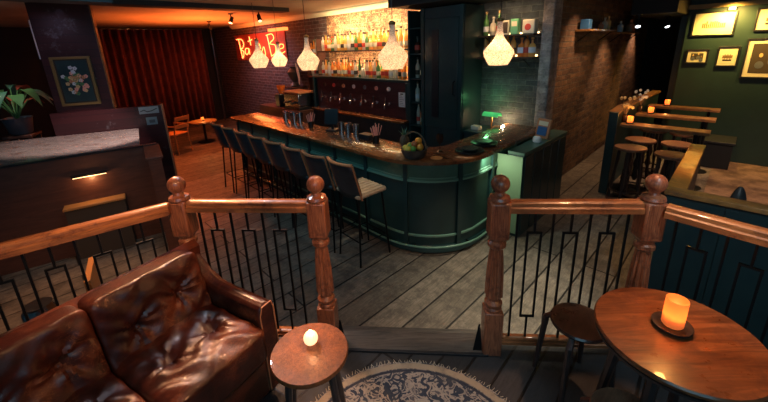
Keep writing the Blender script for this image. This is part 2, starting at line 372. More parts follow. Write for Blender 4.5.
for t_, sx in ((n2, 1), (n3, -1)):
    b = MB(); b.prism([(0, 0), (.06, 0), (.03, .21), (.02, .21)], -.004, .004)
    o = b.build('wedge_bracket', 'black_metal', t_, smooth=False); o.rotation_euler = (PI / 2, 0, 0); o.location = (sx * .056, -.02, 0)
    if sx < 0: o.rotation_euler = (PI / 2, 0, PI)

def balustrade(p0, p1, label, first=0.05, flip=0):
    p0, p1 = Vector(p0), Vector(p1); d = p1 - p0; L = d.length; ang = math.atan2(d.y, d.x)
    t = thing('balustrade', label, 'railing', (p0.x, p0.y, PF), ang, 'railing panels around the raised platform')
    def rl(z0, w, h): 
        prof = [(-w / 2, 0), (-w / 2, h * .45), (-w * .38, h * .55), (-w * .36, h * .85), (-w * .2, h), (w * .2, h), (w * .36, h * .85), (w * .38, h * .55), (w / 2, h * .45), (w / 2, 0)]
        return MB().sweep([(0, 0), (L, 0)], [(o, z0 + z) for o, z in prof])
    rl(.985, .085, .065).build('top_rail', 'rail_wood', t)
    rl(.075, .07, .04).build('bottom_rail', 'rail_wood', t)
    x = first; k = flip; Z0, Z1 = .11, .987
    while x < L - .03:
        m = MB()
        if k % 2 == 0:
            m.box((x, 0, (Z0 + Z1) / 2), (.011, .011, Z1 - Z0)); x += .062
        else:
            if x + .1 > L: break
            zt, zb = Z1 - .14, Z0 + .16
            for xx in (x, x + .075): m.box((xx, 0, (zt + zb) / 2), (.011, .011, zt - zb + .011))
            m.box((x + .0375, 0, zt), (.075, .0112, .0112)); m.box((x + .0375, 0, zb), (.075, .0112, .0112))
            m.box((x + .0375, 0, (zt + Z1) / 2), (.011, .0108, Z1 - zt)); m.box((x + .0375, 0, (zb + Z0) / 2), (.011, .0108, zb - Z0)); x += .137
        m.build('baluster', 'black_metal', t, smooth=False); k += 1
    return t
def between(a, b, g=.057):
    A, B = Vector(a[:2]), Vector(b[:2]); d = (B - A).normalized(); return A + d * g, B - d * g
balustrade(*between(NW['L1'], NW['L2']), 'short iron and wood railing panel right of the sofa, left of the step')
balustrade(*between(NW['R1'], NW['R2']), 'short iron and wood railing panel right of the step, behind the dark stool')
balustrade(*between(NW['L1'], lend, .07), 'long angled railing panel running behind the leather sofa back')
balustrade(*between(NW['R2'], rend, .07), 'angled railing panel at right edge in front of the teal partition')

# ------------------------------------------------------------------ bar
path = [(-6.35, 2.60), (-2.55, 2.60)]
cx, cy, rr = -2.55, 3.28, .68
for k in range(1, 13):
    a = -PI / 2 + k * PI / 2 / 12; path.append((cx + rr * math.cos(a), cy + rr * math.sin(a)))
path.append((-1.87, 4.71))
bar = thing('bar_counter', 'dark green panelled bar with a curved end and a glossy wooden top', 'bar', (0, 0, 0), RA)
# path heads along +x then +y: its right side is outward
def sw(pth, prof): return MB().sweep(pth, prof)
sw(path, [(.11, 1.05), (.125, 1.06), (.125, 1.09), (.11, 1.10), (-.40, 1.10), (-.40, 1.05)]).build('counter_top', 'counter_wood', bar)
sw(path, [(0, .02), (0, 1.05), (-.05, 1.05), (-.05, .02)]).build('front_panel', 'bar_green', bar)
sw(path, [(.012, .85), (.012, 1.045), (0.001, 1.045), (0.001, .85)]).build('frieze', 'frieze_green', bar)
def part_path(s0, s1):
    out = []; acc = 0
    for A, B in zip(path, path[1:]):
        A, B = Vector(A), Vector(B); l = (B - A).length
        for v in (s0, s1):
            pass
        a0, a1 = max(s0, acc), min(s1, acc + l)
        if a1 > a0 + 1e-6:
            p, q = A.lerp(B, (a0 - acc) / l), A.lerp(B, (a1 - acc) / l)
            if not out: out.append(tuple(p))
            out.append(tuple(q))
        acc += l
    return out
tot = sum((Vector(b) - Vector(a)).length for a, b in zip(path, path[1:]))
sw(path, [(.012, .83), (.028, .835), (.028, .855), (.012, .863), (.0, .863), (.0, .83)]).build('dado_moulding', 'moulding_green', bar)
sw(path, [(.0, .02), (.035, .02), (.035, .075), (.02, .095), (.0, .095)]).build('plinth', 'bar_green', bar)
sw(path, [(.0, .20), (.018, .20), (.018, .218), (.0, .222)]).build('lower_moulding', 'moulding_green', bar)
NP = 11; pw = tot / NP
for i in range(NP + 1):
    s = min(max(i * pw, .03), tot - .03)
    sw(part_path(s - .022, s + .022), [(.001, .095), (.03, .095), (.03, 1.045), (.001, 1.045)]).build('pilaster', 'bar_green', bar)
    if i < NP:
        s0, s1 = s + .045, (i + 1) * pw - .045
        for z in (.872, 1.018): sw(part_path(s0, s1), [(.012, z), (.020, z), (.020, z + .012), (.012, z + .012)]).build('panel_moulding', 'moulding_green', bar)
# foot rail on brackets
fr = [(x + (0), y) for x, y in part_path(.05, tot - 1.15)]
off = []
for i, p in enumerate(fr):
    a = Vector(fr[max(i - 1, 0)]); b = Vector(fr[min(i + 1, len(fr) - 1)]); d = (b - a).normalized(); off.append((p[0] + d.y * .075, p[1] - d.x * .075, .11))
fo = MB().tube(off, .012, 10)
fo.build('foot_rail', 'moulding_green', bar)
for i in range(0, NP - 1):
    q = part_path(i * pw + .1, i * pw + .14)
    if len(q) > 1:
        a, b = Vector(q[0]), Vector(q[-1]); d = (b - a).normalized(); nrm = Vector((d.y, -d.x))
        MB().tube([(a.x + nrm.x * .02, a.y + nrm.y * .02, .11), (a.x + nrm.x * .075, a.y + nrm.y * .075, .11)], .009, 6).build('rail_bracket', 'black_metal', bar)
# inner work shelf of the bar with sink
RBm = RB(2.75, 6.3, 3.02, 3.45, .80, .84)
o = RBm.build('bar_work_shelf', 'steel', None, smooth=False, rz=RA); tag(o, 'low steel work shelf running behind the long side of the bar', 'shelf')
MBl = MB().bx(-6.3, -2.75, 3.10, 3.16, .0, .80).bx(-6.3, -6.25, 3.16, 3.4, 0, .8).bx(-2.8, -2.75, 3.16, 3.4, 0, .8)
l_ = MBl.build('support', 'black_plastic', None, smooth=False); l_.parent = o
# side cabinet at the bar's end
cab = thing('side_cabinet', 'tall dark green cabinet with grooved doors beside the end of the bar top', 'cabinet', loc(1.735, 3.68), RA)
# local x 0 -> .30 (towards the aisle), y 0 -> 1.45
MB().bx(.0, .185, .0, 1.30, 0, 1.0).build('body', 'bar_green', cab, bevel=.004)
MB().bx(-.0, .195, -.01, 1.30, 1.0, 1.035).build('cabinet_top', 'frieze_green', cab, bevel=.004)
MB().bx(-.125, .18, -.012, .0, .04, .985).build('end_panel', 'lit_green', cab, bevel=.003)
for k in range(5):
    MB().bx(.185, .197, .02 + k * .25, .25 + k * .25, .04, .985).build('door', 'bar_green', cab, bevel=.004)

# ------------------------------------------------------------------ bar stools
def bar_stool(label, seatm):
    t = thing('bar_stool', label, 'bar stool', (0, 0, 0), 0, 'leather bar stools along the bar')
    # local: +y faces the bar
    def cushion(u, v):
        pass
    m = MB().box((0, 0, .775), (.39, .38, .05)); m.build('seat', seatm, t, bevel=.02)
    if seatm == 'tan_seat':
        for k in range(7): MB().tube([(-.18 + k * .06, -.15, .8035), (-.18 + k * .06, .17, .8035)], .006, 6).build('seat_rib', 'tan_seat', t)
    def bk(u, v, o=0):
        x = (u - .5) * .405; z = .745 + v * .385; y = -.19 - .10 * v - .02 + .06 * (2 * u - 1) ** 2 * 1
        return Vector((x, y + o, z))
    b = MB().grid(lambda u, v: bk(u, v), 9, 6); b.build('backrest', 'stool_leather', t, solid=.032)
    MB().tube([bk(u / 8, 1.01, .0) for u in range(9)], .0165, 8).build('top_piping', 'tan_trim', t)
    for sx in (0, 1): MB().tube([bk(sx, v / 5) + Vector(((.004 if sx else -.004), .0, 0)) for v in range(6)], .010, 6).build('side_piping', 'tan_trim', t)
    for sx in (-1, 1):
        for sy in (-1, 1):
            MB().tube([(sx * .15, sy * .15, .752), (sx * .185, sy * .205, 0)], .0115, 6).build('leg', 'black_metal', t)
    z = .25; q = .175
    MB().tube([(-q, -q + .01, z), (q, -q + .01, z), (q, q - .01, z), (-q, q - .01, z)], .009, 6, close=True).build('foot_ring', 'black_metal', t)
    return t
st1 = bar_stool('bar stool nearest the curved end of the bar, its ribbed tan seat in view', 'tan_seat')
st1.location = loc(2.66, 2.275); st1.rotation_euler.z = RA - .06
st2 = bar_stool('second bar stool from the curved end, dark leather back', 'stool_leather')
ordn = ['second', 'third', 'fourth', 'fifth', 'sixth', 'seventh', 'eighth']
for i in range(7):
    l = loc(2.66 + .442 * (i + 1), 2.26); rz = RA + random.uniform(-.04, .04)
    lab = 'dark leather bar stool, %s from the curved end of the bar%s' % (ordn[i], ', farthest left' if i == 6 else '')
    if i == 0: st2.location = l; st2.rotation_euler.z = rz; st2['label'] = lab
    else: dup(st2, l, rz, lab)

# ------------------------------------------------------------------ back bar
bb = thing('back_bar', 'back bar with dark maroon tap wall, lit glass shelf and green frame', 'back bar', (0, 0, 0), RA)
A0, A1 = 3.78, 6.38
MB().bx(-A1, -A0, 4.40, 4.44, .0, 1.62).build('tap_wall', 'panel_wood', bb)
MB().bx(-A1, -A0, 4.20, 4.40, .98, 1.02).build('drip_shelf', 'counter_wood', bb, bevel=.008)
MB().bx(-A1, -A0, 4.25, 4.40, .0, .98).build('lower_cabinet', 'dark_void', bb)
MB().bx(-A1 - .03, -A0, 4.36, 4.78, 1.62, 1.665).build('bottle_ledge', 'bar_green', bb, bevel=.004)
MB().bx(-A1 - .09, -A1 - .02, 4.34, 4.46, 0, 1.66).build('frame_post', 'bar_green', bb, bevel=.005)
MB().bx(-A0 - .07, -A0 + .0, 4.34, 4.40, 1.02, 1.62).build('frame_post', 'bar_green', bb, bevel=.005)
MB().bx(-A1 - .03, -A0, 4.48, 4.78, 2.13, 2.155).build('upper_shelf', 'stool_wood', bb, bevel=.003)
MB().bx(-A1, -A0 - .02, 4.73, 4.75, 1.672, 1.70).build('shelf_light', 'led_strip', bb)
MB().bx(-A1, -A0 - .02, 4.73, 4.75, 2.158, 2.19).build('shelf_light', 'led_strip', bb)
# taps
def tap(i):
    a = 6.1 - i * .305
    t = thing('beer_tap', 'chrome beer tap with round badge on the tap wall, %s from the left' % ['first', 'second', 'third', 'fourth', 'fifth', 'sixth', 'seventh', 'eighth'][i], 'beer tap', loc(a, 4.40, 1.25), RA, 'beer taps on the maroon wall')
    MB().tube([(0, 0, 0), (0, -.09, .01), (0, -.12, -.01), (0, -.125, -.07)], .011, 8).build('spout', 'steel', t)
    MB().tube([(0, -.09, .01), (0, -.095, .12)], [.008, .014], 8).build('handle', 'black_plastic' if i % 2 else 'steel', t)
    m = MB().tube([(0, 0, .25), (0, -.018, .25)], .036, 16); m.build('badge', ['ink', 'tin_red', 'tan_trim', 'menu_white', 'grey_plastic', 'straw_pink', 'menu_white', 'steel'][i], t)
    MB().tube([(0, 0, 0), (0, -.012, 0)], .03, 12).build('flange', 'steel', t)
for i in range(7): tap(i)
mn = thing('menu_card', 'small white printed price card on the right end of the tap wall', 'card', loc(3.97, 4.40, 1.22), RA)
MB().bx(-.07, .07, -.012, -.002, 0, .24).build('card', 'menu_white', mn)
for k in range(6): MB().bx(-.05, .05 - (k % 3) * .02, -.0135, -.0122, .03 + k * .03, .038 + k * .03).build('print_line', 'grey_plastic', mn)
MB().bx(-.03, .03, -.0135, -.0122, .205, .225).build('print_title', 'ink', mn)
# green tower cabinet
tw = thing('tower_cabinet', 'tall dark green cabinet tower with a narrow open bottle niche beside the tap wall', 'cabinet', loc(3.74, 4.3), RA)
# local x 0 (a=3.74) -> 1.0 (a=2.74); y 0 -> .48
MB().bx(.26, 1.0, 0, .49, 0, 2.70).build('body', 'teal_paint', tw, bevel=.004)
MB().bx(0, .03, 0, .49, 0, 2.70).build('side_board', 'bar_green', tw)
MB().bx(.03, .26, .45, .49, 0, 2.70).build('back_board', 'dark_void', tw)
for z in (.95, 1.32, 1.69, 2.06, 2.43): MB().bx(.03, .26, .02, .45, z, z + .022).build('shelf', 'bar_green', tw)
MB().bx(.34, .92, -.02, 0, 1.0, 2.55).build('door', 'bar_green', tw, bevel=.006)
MB().bx(.48, .60, -.03, -.02, 1.15, 2.4).build('door_panel', 'black_plastic', tw, bevel=.004)
MB().tube([(.87, -.02, 1.5), (.87, -.06, 1.52), (.87, -.06, 1.68), (.87, -.02, 1.70)], .009, 6).build('handle', 'black_metal', tw)
for x in (.3, .96): MB().bx(x - .03, x + .03, -.025, 0, 0, 2.70).build('stile', 'bar_green', tw)
# low counter with banker lamp
lc = thing('low_counter', 'low dark green counter against the brick wall right of the tower', 'counter', loc(2.72, 4.32), RA)
MB().bx(0, .52, 0, .46, 0, .98).build('body', 'teal_paint', lc, bevel=.004)
MB().bx(-.0, .54, -.02, .46, .98, 1.01).build('top', 'bar_green', lc, bevel=.004)
bl = thing('desk_lamp', 'small banker lamp with glowing green shade by the brick wall', 'lamp', loc(2.42, 4.55, 1.01), RA)
MB().lathe([(.06, 0), (.06, .012), (.012, .025), (.01, .22), (.0, .22)], seg=16).build('stand', 'brass', bl)
MB().grid(lambda u, v: Vector(((v - .5) * .24, .06 * math.cos(PI * u), .20 + .055 * math.sin(PI * u))), 12, 2).build('lamp_shade', 'banker_green', bl, solid=.004)
o = MB().box((0, 0, .03), (.13, .1, .06)).build('cash_tray', 'cream', None, loc=loc(2.6, 4.45, 1.01), rz=RA, bevel=.01); tag(o, 'small pale box lying on the low counter beside the green lamp', 'box')
o = MB().tube([(0, 0, .0), (0, 0, .02), (.03, .02, .07), (.1, .0, .09)], [.05, .05, .04, .02], 10).build('tape_roll', 'tan_trim', None, loc=loc(2.32, 4.41, 1.01), rz=RA); tag(o, 'rounded tan dispenser on the low counter under the lamp', 'dispenser')

# bottles -------------------------------------------------------------
def bottle_mesh(kind):
    P = {'round': [(.034, 0), (.037, .01), (.037, .17), (.03, .2), (.014, .225), (.013, .285), (.016, .287), (.016, .305), (0, .305)],
         'squat': [(.042, 0), (.046, .01), (.046, .12), (.035, .155), (.014, .17), (.014, .215), (.02, .217), (.02, .24), (0, .24)],
         'tall': [(.03, 0), (.033, .01), (.031, .2), (.02, .25), (.012, .28), (.012, .33), (.015, .332), (.015, .35), (0, .35)],
         'square': None}[kind]
    return P
protos = {}
def make_bottle(kind, col, labm):
    key = (kind, col, labm)
    if key in protos:
        s = protos[key]; r = s.copy(); COL.objects.link(r)
        for ch in s.children: c = ch.copy(); COL.objects.link(c); c.parent = r
        return r
    P = bottle_mesh(kind)
    o = MB().lathe(P, seg=10).build('bottle', 'glass_' + col)
    rmax = max(p[0] for p in P)
    MB().lathe([(rmax + .001, .05), (rmax + .001, .12)], seg=10, closed=False).build('paper_label', labm, o)
    top = P[-2][1]; MB().lathe([(.0165, top - .028), (.018, top - .02), (.018, top + .004), (0, top + .004)], seg=8).build('cap', 'ink' if col in ('clear', 'gold') else 'gold_frame', o)
    protos[key] = o; return o
def nth(n):
    n += 1
    return '%d%s' % (n, 'th' if 10 < n % 100 < 14 else {1: 'st', 2: 'nd', 3: 'rd'}.get(n % 10, 'th'))
cn = dict(amber='amber', clear='clear', green='green', red='red', dark='dark brown', gold='golden')
ln = dict(menu_white='white', cream='cream', tin_red='red', ink='black', paper='yellowed')
def shelf_bottles(a0, a1, b, z, n, where, group, cols=('amber', 'gold', 'gold', 'clear', 'amber', 'gold', 'clear', 'green', 'clear', 'red'), skip=()):
    for i in range(n):
        if i in skip: continue
        a = a0 + (a1 - a0) * (i + .5) / n
        k = random.choice(['round', 'round', 'squat', 'tall']); c = random.choice(cols); l = random.choice(['menu_white', 'cream', 'tin_red', 'ink', 'paper'])
        o = make_bottle(k, c, l); o.location = loc(a, b + random.uniform(-.015, .015), z); o.rotation_euler.z = random.uniform(0, 6)
        tag(o, '%s bottle, %s label, %s from left %s' % (cn[c], ln[l], nth(i), where), 'bottle', group)
shelf_bottles(6.34, 3.84, 4.66, 2.155, 25, 'back row, upper lit shelf', 'bottles on the upper lit shelf')
shelf_bottles(6.34, 3.84, 4.64, 1.665, 25, 'back row, ledge above taps', 'bottles on the ledge above the taps')
shelf_bottles(6.29, 3.84, 4.54, 2.155, 24, 'front row, upper lit shelf', 'bottles on the upper lit shelf')
shelf_bottles(6.29, 3.84, 4.50, 1.665, 24, 'front row, ledge above taps', 'bottles on the ledge above the taps')
for z, w in ((.972, 'on the lowest green tower shelf'), (1.342, 'on the second green tower shelf'), (1.712, 'on the middle green tower shelf'), (2.082, 'on the topmost green tower shelf')):
    shelf_bottles(3.69, 3.50, 4.42, z, 2, w, 'bottles in the green tower niche', ('dark', 'clear', 'green', 'amber'))
# the round bottles' twins beyond the left post
shelf = thing('corner_shelf', 'dark little shelf with jars left of the tap wall', 'shelf', (0, 0, 0), RA)
MB().bx(-6.95, -6.52, 4.55, 4.78, 1.60, 1.63).build('board', 'booth_wood', shelf)
MB().bx(-6.95, -6.52, 4.55, 4.78, 2.05, 2.08).build('board', 'booth_wood', shelf)
for x in (-6.94, -6.53): MB().bx(x - .012, x + .012, 4.57, 4.78, 1.3, 2.4).build('upright', 'booth_wood', shelf)
shelf_bottles(6.90, 6.54, 4.66, 1.63, 4, 'on the lower board of the corner shelf', 'jars on the corner shelf', ('clear', 'clear', 'dark'))
shelf_bottles(6.90, 6.54, 4.66, 2.08, 4, 'on the upper board of the corner shelf', 'jars on the corner shelf', ('clear', 'amber', 'red'))
# right hand wall shelves
for k, (z, lbl) in enumerate(((2.27, 'upper wall shelf on the dark brick right of the tower'), (1.985, 'lower wall shelf on the dark brick right of the tower'))):
    s = thing('wall_shelf', lbl, 'shelf', (0, 0, 0), RA)
    MB().bx(-2.70, -1.93, 4.56, 4.80, z, z + .022).build('board', 'ink', s)
    for x in (-2.6, -2.05): MB().tube([(x, 4.60, z), (x, 4.79, z - .10)], .007, 6).build('bracket', 'black_metal', s)
shelf_bottles(2.68, 2.40, 4.68, 2.292, 3, 'on the upper wall shelf over the dark brick', 'bottles on the upper wall shelf', ('clear', 'dark', 'green'))
shelf_bottles(2.66, 2.2, 4.68, 2.007, 6, 'on the lower wall shelf over the dark brick', 'bottles on the lower wall shelf', ('amber', 'gold'))
shelf_bottles(2.16, 1.95, 4.68, 2.007, 3, 'right half of lower wall shelf', 'bottles on the lower wall shelf', ('amber', 'gold'))
bx_ = thing('tea_box', 'white box with a round red seal at the right end of the upper wall shelf', 'box', loc(2.03, 4.68, 2.292), RA)
MB().bx(-.075, .085, -.06, .06, 0, .17).build('carton', 'cream', bx_, bevel=.012); MB().tube([(0, -.06, .08), (0, -.064, .08)], .04, 16).build('red_seal', 'tin_red', bx_)
bx_ = thing('tin_box', 'pale green box standing upright on the upper wall shelf', 'box', loc(2.22, 4.68, 2.292), RA)
MB().bx(-.05, .05, -.04, .04, 0, .19).build('carton', 'tin_green', bx_, bevel=.004); MB().bx(-.035, .035, -.042, -.040, .1, .16).build('front_print', 'cream', bx_)
bx_ = thing('framed_print', 'small black box with a cream border on the upper wall shelf', 'frame', loc(2.35, 4.68, 2.292), RA)
MB().bx(-.05, .05, -.03, .0, 0, .18).build('border', 'cream', bx_); MB().bx(-.036, .036, -.034, -.030, .02, .16).build('print', 'ink', bx_)
for z, a0, a1 in ((2.0, 1.95, 2.66), (2.285, 1.95, 2.66)):
    o = MB().bx(-a1, -a0, 4.775, 4.79, z + .01, z + .03).build('shelf_light', 'led_strip', None, rz=RA); tag(o, 'thin warm light strip at the back of the %s wall shelf' % ('lower' if z < 2.1 else 'upper'), 'light')

# ------------------------------------------------------------------ aisle wall shelf
for (b0, b1, z, what) in ((5.95, 7.35, 2.31, 'left'), (7.75, 9.3, 2.27, 'right')):
    s = thing('aisle_shelf', '%s wooden shelf high on the brown brick aisle wall' % ('near' if what == 'left' else 'far'), 'shelf', (0, 0, 0), RA)
    MB().bx(-1.90, -1.70, b0, b1, z, z + .03).build('board', 'cap_wood', s, bevel=.004)
    for y in (b0 + .15, b1 - .15): MB().tube([(-1.72, y, z), (-1.895, y, z - .14)], .01, 6).build('bracket', 'black_metal', s)
def onshelf(b, z, m, lab, cat, h, r, sq=False):
    mb = MB().box((0, 0, h / 2), (r * 2, r * 2.6, h)) if sq else MB().lathe([(r * .8, 0), (r, .02), (r, h * .6), (r * .35, h * .75), (r * .35, h), (0, h)], seg=12)
    o = mb.build('tin' if sq else 'vase', m, None, loc=loc(1.80, b, z), rz=RA, bevel=.006 if sq else 0); tag(o, lab, cat)
onshelf(6.1, 2.34, 'tin_blue', 'blue box at the near end of the aisle wall shelf', 'box', .14, .06, True)
onshelf(6.85, 2.34, 'tan_trim', 'small brown jar in the middle of the near aisle shelf', 'jar', .12, .045)
onshelf(7.05, 2.34, 'cream', 'pale figurine shaped jar on the near aisle shelf', 'jar', .19, .045)
onshelf(7.25, 2.34, 'flower_cream', 'tan bottle at the far end of the near aisle shelf', 'jar', .22, .045)
onshelf(8.1, 2.30, 'flower_white', 'small white bottle on the far aisle shelf', 'jar', .2, .05)
onshelf(8.9, 2.30, 'tan_trim', 'round brown pot on the far aisle shelf', 'pot', .24, .085)

# ------------------------------------------------------------------ pendants
def pendant():
    t = thing('pendant_lamp', '', 'lamp', (0, 0, 0), 0, 'beaded glass pendants over the bar')
    prof = [(.030, .44), (.028, .40), (.033, .34), (.046, .285), (.078, .235), (.118, .19), (.150, .15), (.158, .125), (.135, .065), (.10, .005), (.095, 0)]
    MB().lathe(prof, seg=20, closed=False).build('bead_shade', 'beads', t, solid=.004)
    MB().lathe([(.031, .435), (.036, .445), (.036, .46), (.012, .475), (.0, .475)], seg=14).build('crown', 'brass', t)
    MB().tube([(0, 0, .47), (0, 0, 1.0)], .004, 6).build('cord', 'black_plastic', t)
    MB().ball((0, 0, .12), .035, 12).build('bulb', 'bulb', t)
    return t
P0 = pendant()
pend = [(1.51, 2.9, 2.015, 'nearest beaded pendant lamp, hanging in front of the dark brick wall', .8), (2.74, 2.9, 1.96, 'beaded pendant lamp hanging in front of the bottle shelves', 1.05), (4.37, 2.9, 1.92, 'long necked beaded pendant lamp just left of the bottle shelves', 1.0),
        (5.16, 2.9, 1.96, 'small beaded pendant lamp in front of the last letter of the neon sign', .78), (5.83, 2.9, 1.93, 'farthest left beaded pendant lamp in front of the neon sign', 1.0)]
for i, (a, b, z, lab, s) in enumerate(pend):
    l = loc(a, b, z)
    if i == 0: P0.location = l; P0['label'] = lab; t = P0
    else: t = dup(P0, l, 0, lab)
    for ch in t.children:
        if ch.name.startswith('cord'):
            me = ch.data.copy(); ch.data = me
            for v in me.vertices:
                if v.co.z > .5: v.co.z = (CEIL - z) / s
    t.scale = (s, s, s)

# ------------------------------------------------------------------ neon sign
def cv(pts, n=6):
    out = []; P = [Vector(p) for p in pts]; P = [P[0]] + P + [P[-1]]
    for i in range(1, len(P) - 2):
        for k in range(n):
            u = k / n; a, b, c, d = P[i - 1:i + 3]
            out.append(.5 * ((2 * b) + (c - a) * u + (2 * a - 5 * b + 4 * c - d) * u * u + (3 * b - a - 3 * c + d) * u ** 3))
    out.append(P[-2]); return out
ns = thing('neon_sign', 'glowing orange red neon lettering on the far brick wall', 'sign', loc(10.85, 4.8, 1.98), RA)
MB().bx(-.1, 2.75, -.03, -.01, -.02, .68).build('glow_board', 'neon_glow_red', ns)  # red board paints the neon's glow on the bricks
glyph = {'B_first': [[(60, 105), (125, 108), (150, 150), (130, 190), (98, 200), (135, 225), (128, 270), (108, 290)], [(90, 105), (112, 295)]],
 'a': [[(205, 200), (170, 198), (155, 235), (175, 255), (200, 235), (208, 200), (212, 255)]],
 't': [[(232, 88), (240, 170)], [(212, 132), (262, 118)]],
 'h': [[(300, 110), (318, 215)], [(308, 165), (340, 160), (352, 205)]],
 'y': [[(335, 195), (355, 235), (385, 190)], [(392, 190), (398, 260), (372, 290), (350, 270)]],
 'B_second': [[(440, 90), (462, 275)], [(430, 92), (490, 85), (505, 125), (460, 165), (512, 182), (508, 245), (460, 275)]],
 'e': [[(555, 215), (590, 205), (592, 180), (562, 178), (552, 215), (570, 250), (602, 238)]]}
for nm, strokes in glyph.items():
    m = MB()
    for st in strokes:
        pts = [((x - 50) / 540 * 2.65, -.05, .64 - (y - 80) / 210 * .60) for x, y in st]
        m.tube(cv(pts), .0125, 6)
    m.build('neon_letter', 'neon', ns)
o = MB().bx(-.38, .38, -.12, 0, 0, .07).build('wall_light', 'led_orange', None, loc=loc(8.35, 4.8, 2.66), rz=RA); tag(o, 'orange glowing bar light high on the brick wall above the sign', 'light')

# ------------------------------------------------------------------ curtain wall
cu = thing('curtain', 'dark red pleated curtain covering the left wall', 'curtain', loc(12.2, 1.55), RA)
MB().grid(lambda u, v: Vector((.085 * math.sin(u * 2 * PI * 15 + .6 * math.sin(u * 9)) + .02 * math.sin(u * 61), u * 2.75, .05 + 2.85 * v)), 260, 2).build('drape', 'curtain', cu, solid=.006)
MB().tube([(-.02, -.05, 2.91), (-.02, 2.8, 2.91)], .018, 8).build('curtain_rail', 'steel', cu)
o = MB().tube([(0, 0, 0), (0, 0, CEIL)], .03, 8).build('drain_pipe', 'leg_wood', None, loc=loc(12.3, 4.62)); tag(o, 'thin vertical pipe in the corner right of the red curtain', 'pipe')

# pillar with painting
BA = math.radians(23); BO = (-3.90, 5.53)
def bp(x, y, z=0): return (BO[0] + x * math.cos(BA) - y * math.sin(BA), BO[1] + x * math.sin(BA) + y * math.cos(BA), z)
def bstruct(name, mb, m): o = mb.build(name, m, smooth=False); o.location = (*BO, 0); o.rotation_euler.z = BA; o['kind'] = 'structure'; return o
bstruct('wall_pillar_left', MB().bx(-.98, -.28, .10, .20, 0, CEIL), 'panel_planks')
bstruct('trim_9', MB().bx(-.28, -.262, .09, .20, 1.44, CEIL), 'cap_wood')
bstruct('painted_glint', MB().bx(-.992, -.98, .09, .12, 2.2, 2.72), 'menu_white')  # pale strip painting a light reflection on the pillar's left edge
pt = thing('flower_painting', 'gilt framed dark still life of pink flowers on the plank pillar', 'painting', bp(-.65, .10, 1.52), BA - PI / 2)
# local x towards viewer (+x = -a), y = b
def frm(root, w, h, fw, fm, mm, mw, d=.03, axis='y', inner='ink'):
    """frame standing in local yz (axis y) or xz (axis x) plane"""
    def bxx(u0, u1, z0, z1, d0, d1):
        return MB().bx(d0, d1, u0, u1, z0, z1) if axis == 'y' else MB().bx(u0, u1, -d1, -d0, z0, z1)
    m = MB()
    for u0, u1, z0, z1 in ((-w / 2, w / 2, 0, fw), (-w / 2, w / 2, h - fw, h), (-w / 2, -w / 2 + fw, fw, h - fw), (w / 2 - fw, w / 2, fw, h - fw)):
        if axis == 'y': m.bx(.0, d, u0, u1, z0, z1)
        else: m.bx(u0, u1, -d, 0, z0, z1)
    m.build('frame', fm, root, smooth=False, bevel=.004)
    bxx(-w / 2 + fw, w / 2 - fw, fw, h - fw, .002, d * .5).build('mat_board', mm, root)
    g = fw + mw
    bxx(-w / 2 + g, w / 2 - g, g, h - g, d * .5, d * .5 + .002).build('picture', inner, root)
mat('painting_dark', rough=.35, coat=.3); t = NT(M['painting_dark']); t.base(t.ramp(t.noise(None, 3, 5), [(.3, (.012, .03, .035)), (.7, (.03, .06, .065))]))
frm(pt, .47, .70, .035, 'gold_frame', 'ink', .02, .04, inner='painting_dark')
for k in range(44):
    a = random.uniform(0, 6.28); r = random.uniform(0, .15); c = ['straw_pink', 'flower_cream', 'tan_trim', 'leaf', 'flower_white'][k % 5]
    m = MB()
    for q in range(5): m.ball((.0, .016 * math.cos(q * 1.257), .016 * math.sin(q * 1.257)), .013, 6, (.3, 1, 1))
    o = m.build('painted_flower', c, pt); o.location = (.023, r * math.cos(a) - .0, .36 + 1.3 * r * math.sin(a))
# back partition of the counter
pb = thing('booth_partition', 'low dark red plank partition below the painting with two stickers on it', 'partition', bp(0, .03), BA)
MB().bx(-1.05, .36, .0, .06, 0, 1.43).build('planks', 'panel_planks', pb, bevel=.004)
MB().bx(.36, .385, -.005, .065, 0, 1.44).build('edge_strip', 'tan_trim', pb)
MB().bx(.05, .32, -.004, 0, 1.31, 1.42).build('sticker', 'sticker_pale', pb); MB().bx(.12, .27, -.004, 0, 1.13, 1.25).build('sticker', 'sticker_grey', pb)
MB().tube([(.07, -.006, 1.35), (.12, -.006, 1.37), (.16, -.006, 1.34), (.22, -.006, 1.35), (.30, -.006, 1.385)], .007, 6).build('sticker_mark', 'ink', pb)
MB().bx(.16, .24, -.0055, -.004, 1.16, 1.21).build('sticker_mark', 'grey_plastic', pb)

# glossy counter with front panel (turned a little from the room's axes)
bq = thing('booth_counter', 'dark wooden booth counter with a pale glossy top, seen over the left railing', 'counter', (0, 0, 0), 0)
TL, TR_, BR_, BL_ = (-5.44, 4.88), (-3.92, 5.50), (-2.98, 4.16), (-4.15, 3.35)
MB().prism([TL, (-3.90, 5.53), BR_, BL_][::-1], 1.06, 1.10).build('glossy_top', 'gloss_top', bq, bevel=.004)
d1 = (Vector(BR_) - Vector(BL_)).normalized(); n1_ = Vector((d1.y, -d1.x)); fa = math.atan2(d1.y, d1.x)
Q0 = Vector(BL_) - d1 * .9 + n1_ * .012; Q1 = Vector(BR_) + d1 * .18 + n1_ * .012
MB().sweep([tuple(Q0), tuple(Q1)], [(0, 0), (.05, 0), (.05, 1.15), (0, 1.15)]).build('front_panel', 'booth_wood', bq)
MB().sweep([tuple(Q0), tuple(Q1)], [(-.012, 1.15), (.058, 1.15), (.058, 1.165), (-.012, 1.165)]).build('front_cap', 'black_plastic', bq)
s0 = Q1; s1 = Q1 + n1_ * .72
MB().sweep([tuple(s0), tuple(s1)], [(-.0, 0), (.12, 0), (.12, 1.13), (-.0, 1.13)]).build('side_wall', 'booth_wood', bq)
